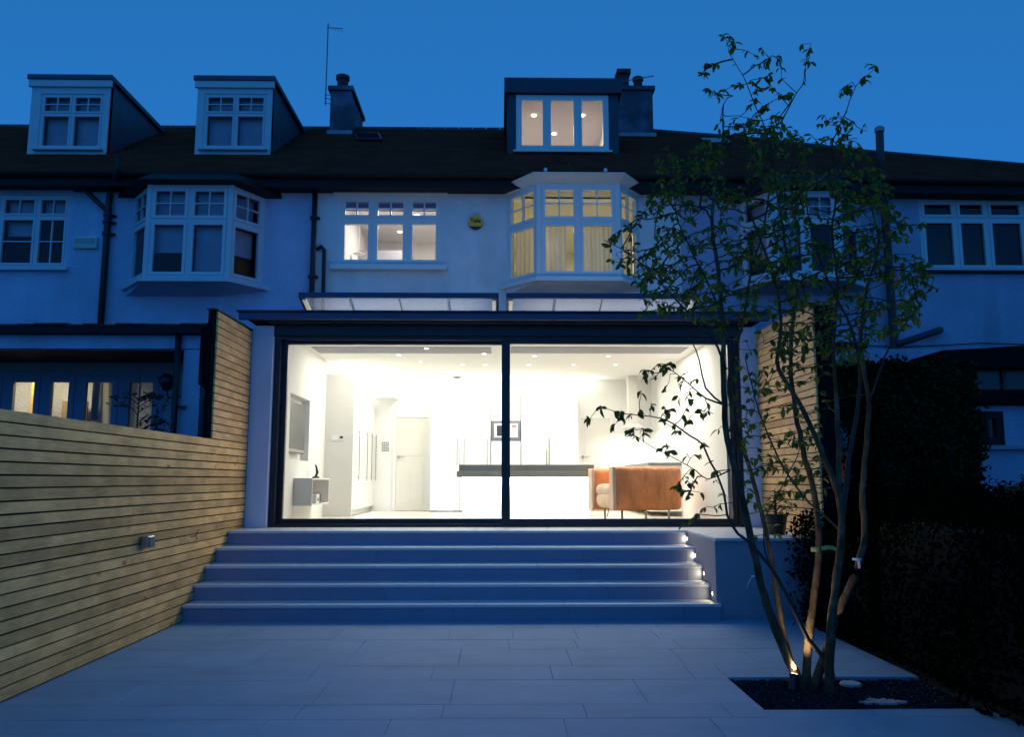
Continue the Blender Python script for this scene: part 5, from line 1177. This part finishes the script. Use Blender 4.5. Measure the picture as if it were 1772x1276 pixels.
# space colonisation
NP = np.array([tuple(n[0]) for n in nodes]); par = [-1]*len(nodes); A_ = np.array([tuple(a) for a in att]); nroot = len(nodes)
alive = np.ones(len(A_), bool); STEP = .05; NPL = [tuple(p) for p in NP]
idx = np.zeros(len(A_), int); dist = np.full(len(A_), 9.); ends = []
for i in range(len(A_)):
    d = np.linalg.norm(NP-A_[i], axis=1); d = d*np.where(A_[i][2] < NP[:, 2]-.05, 1.8, 1); idx[i] = d.argmin(); dist[i] = np.linalg.norm(NP[idx[i]]-A_[i])
for it in range(60):
    pulls = {}
    for i in np.nonzero(alive)[0]: pulls.setdefault(int(idx[i]), []).append(i)
    if not pulls: break
    new = []
    for k, ii in pulls.items():
        base = np.array(NPL[k]); dv = sum((A_[i]-base)/(np.linalg.norm(A_[i]-base)+1e-9) for i in ii); nrm_ = np.linalg.norm(dv)
        if nrm_ < .15: dv = A_[ii[0]]-base; nrm_ = np.linalg.norm(dv)
        q = base+dv/nrm_*STEP+rng.normal(size=3)*.006; new.append((k, q))
    for k, q in new:
        j = len(NPL); NPL.append(tuple(q)); par.append(k)
        dd = np.linalg.norm(A_-q, axis=1); up_ = alive & (dd < dist); idx[up_] = j; dist[up_] = dd[up_]
        hit = alive & (dd < STEP*1.05)
        for i in np.nonzero(hit)[0]: ends.append(j)
        alive &= ~hit
kids = {}
for j in range(nroot, len(NPL)): kids.setdefault(par[j], []).append(j)
cnt = [0]*len(NPL)
for j in range(len(NPL)-1, nroot-1, -1):
    cnt[j] += 1; cnt[par[j]] += cnt[j]
m = MB()
def chain(j):
    out = [par[j], j]
    while len(kids.get(out[-1], [])) == 1: out.append(kids[out[-1]][0])
    return out
starts = [j for j in range(nroot, len(NPL)) if par[j] < nroot or len(kids.get(par[j], [])) > 1]
for j in starts:
    c = chain(j); pts = [Vector(NPL[k]) for k in c]; rr_ = [min(.0012*math.sqrt(cnt[k])+.0005, .007) if k >= nroot else min(.0012*math.sqrt(cnt[c[1]])+.0005, .007) for k in c]
    m.tube(pts, rr_, 5, cap=False)
m.build('twigs', M['twig'], tree, smooth=True, kind='stuff')
# leaves: two templates, tips of every twig
def leaf_shape(L, W, curl, seed):
    rd = random.Random(seed); vs = []; fs = []; N_ = 5
    for i in range(N_+1):
        t = i/N_; w_ = W*.5*(math.sin(math.pi*min(1, t*1.02))**.7)*(1 if t < .999 else 0) if i else .001
        z = -curl*t*t*L; vs += [(t*L, -w_, z+w_*.35), (t*L, 0, z), (t*L, w_, z+w_*.35)]
    for i in range(N_):
        a = i*3; fs += [(a, a+3, a+4, a+1), (a+1, a+4, a+5, a+2)]
    return vs, fs
shapes = [leaf_shape(.068, .036, .25, 1), leaf_shape(.058, .033, .5, 2), leaf_shape(.075, .034, .35, 3), leaf_shape(.048, .026, .15, 4)]
L_items = []
for j in sorted(set(ends)):
    p = Vector(NPL[j]); pd = (p-Vector(NPL[par[j]])).normalized() if par[j] >= 0 else Vector((0,0,1))
    for k in range(random.choice([3, 4, 4, 5]) if (p.z > 4.35 or (p.x < 1.32 and p.z < 2.3)) else random.choice([2, 2, 3, 3])):
        yaw = math.atan2(pd.y, pd.x)+random.uniform(-1.9, 1.9); pit = random.gauss(.45, .45)
        L_items.append((p-pd*random.uniform(0, .03), yaw, pit, random.gauss(0, .6), random.choice([0, 0, 1, 1, 2, 3]), random.uniform(.5, 1.05)))
for j in range(nroot, len(NPL)):
    if random.random() < .17 and cnt[j] < 10:
        p = Vector(NPL[j]); L_items.append((p, random.uniform(0, 6.28), random.gauss(.4, .5), random.gauss(0, .6), random.choice([0, 1, 3]), random.uniform(.5, .95)))
def lm(it): return Matrix.Translation(it[0]) @ Matrix.Rotation(it[1], 4, 'Z') @ Matrix.Rotation(it[2], 4, 'Y') @ Matrix.Rotation(it[3], 4, 'X') @ Matrix.Scale(it[5], 4)
L_items.sort(key=lambda it: -(it[5]*(1.15 if it[4] in (0, 2) else 1)/it[0].y + (.12 if abs(it[0].x/it[0].y-.17) < .075 and it[0].z < 2.4 else 0)))
print('LEAVES', len(L_items), 'nodes', len(NPL))
lmesh = []
for i, (vs, fs) in enumerate(shapes):
    me = bpy.data.meshes.new('leaf'); me.from_pydata(vs, [], fs); me.materials.append(M['leaf']); me.polygons.foreach_set('use_smooth', [True]*len(fs)); lmesh.append(me)
tl = tree.location
for it in L_items[:300]:
    o = bpy.data.objects.new('leaf', lmesh[it[4]]); COL.objects.link(o); o.parent = tree; o.matrix_local = Matrix.Translation(-tl) @ lm(it)
VV, FF = [], []
for it in L_items[300:]:
    X = lm(it); vs, fs = shapes[it[4]]; b_ = len(VV); VV += [tuple(X @ Vector(v) - tl) for v in vs]; FF += [tuple(b_+i for i in f) for f in fs]
me = bpy.data.meshes.new('foliage'); me.from_pydata(VV, [], FF); me.materials.append(M['leaf']); o = bpy.data.objects.new('foliage', me); COL.objects.link(o); o.parent = tree; o['kind'] = 'stuff'

# tags and ties on the stems
def near(px, py, dy): return atY(px, py, TY+dy)
p = near(1313, 1000, -.08); t = thing('cable_tie', tuple(p), 'white plastic tie with loose tail round the leftmost stem', 'cable tie')
m = MB(); m.tube([p+Vector((.037*math.cos(a), .037*math.sin(a)+.05, .004*math.sin(a*2))) for a in np.linspace(0, 6.28, 14)], .004, 5); m.build('loop', M['tie'], t)
m = MB().tube([p+Vector((-.02,.02,0)), p+Vector((-.05,.0,.0)), p+Vector((-.08,-.01,-.04)), p+Vector((-.09,-.01,-.075))], .0028, 5); m.build('tail', M['tie'], t)
p = near(1412, 950, -.0); t = thing('ribbon', tuple(p), 'yellow-green ribbon tied round the pale middle stem', 'ribbon')
m = MB(); m.lathe((p.x+.01, p.y+.04, p.z-.025), [(.031, 0), (.032, .02), (.031, .03)], 14); m.build('band', M['tape'], t)
q = [p+Vector((.04,.0,-.0)), p+Vector((.08,-.01,.01)), p+Vector((.12,-.01,.006)), p+Vector((.15,-.02,-.012))]
m = MB(); m.add([tuple(a+Vector((0,0,.014))) for a in q]+[tuple(a-Vector((0,.004,.014))) for a in q], [(0,1,5,4),(1,2,6,5),(2,3,7,6)]); o = m.build('tail', M['tape'], t); so = o.modifiers.new('thick', 'SOLIDIFY'); so.thickness = .001
p = near(1486, 972, .04); t = thing('plant_label', tuple(p), 'small pale blue nursery tag on the outer right stem', 'tag')
MB().box(p.x-.008, p.x+.008, p.y-.004, p.y-.001, p.z-.05, p.z+.01).build('card', M['tie'], t); MB().lathe((p.x+.002, p.y+.03, p.z+.005), [(.034, 0), (.034, .014)], 12).build('band', M['bluetag'], t)

# spike spotlight at the foot of the tree
p = atZ(1374, 1200, -.03); hd = atY(1373, 1183, p.y); tp = atY(1378, 1166, p.y)
t = thing('spike_spotlight', tuple(p), 'black spike spotlight with glowing lens at the foot of the tree', 'spotlight')
ax = (tp-hd).normalized(); ax = (ax+Vector((-.10, .25, 0))).normalized()
MB().tube([p+Vector((0,0,-.03)), p+Vector((0,0,.03)), hd-ax*.05], .008, 8).build('spike', M['blk'], t)
MB().tube([hd-ax*.055, hd-ax*.05, hd+ax*.045], [.024, .031, .031], 18).tube([hd+ax*.0455, hd+ax*.06], [.034, .034], 18).build('housing', M['blk'], t)
MB().tube([hd+ax*.0605, hd+ax*.0625], [.026, .024], 18).build('lens', M['bulb'], t)
l = bpy.data.lights.new('spike_lamp', 'SPOT'); l.energy = 42; l.spot_size = R(84); l.spot_blend = .7; l.color = (1, .80, .48); l.shadow_soft_size = .02
o = bpy.data.objects.new('spike_lamp', l); COL.objects.link(o); o.parent = t; o.location = hd+ax*.09-t.location
o.rotation_euler = (ax+Vector((.16, .12, .2))).to_track_quat('-Z', 'Y').to_euler()
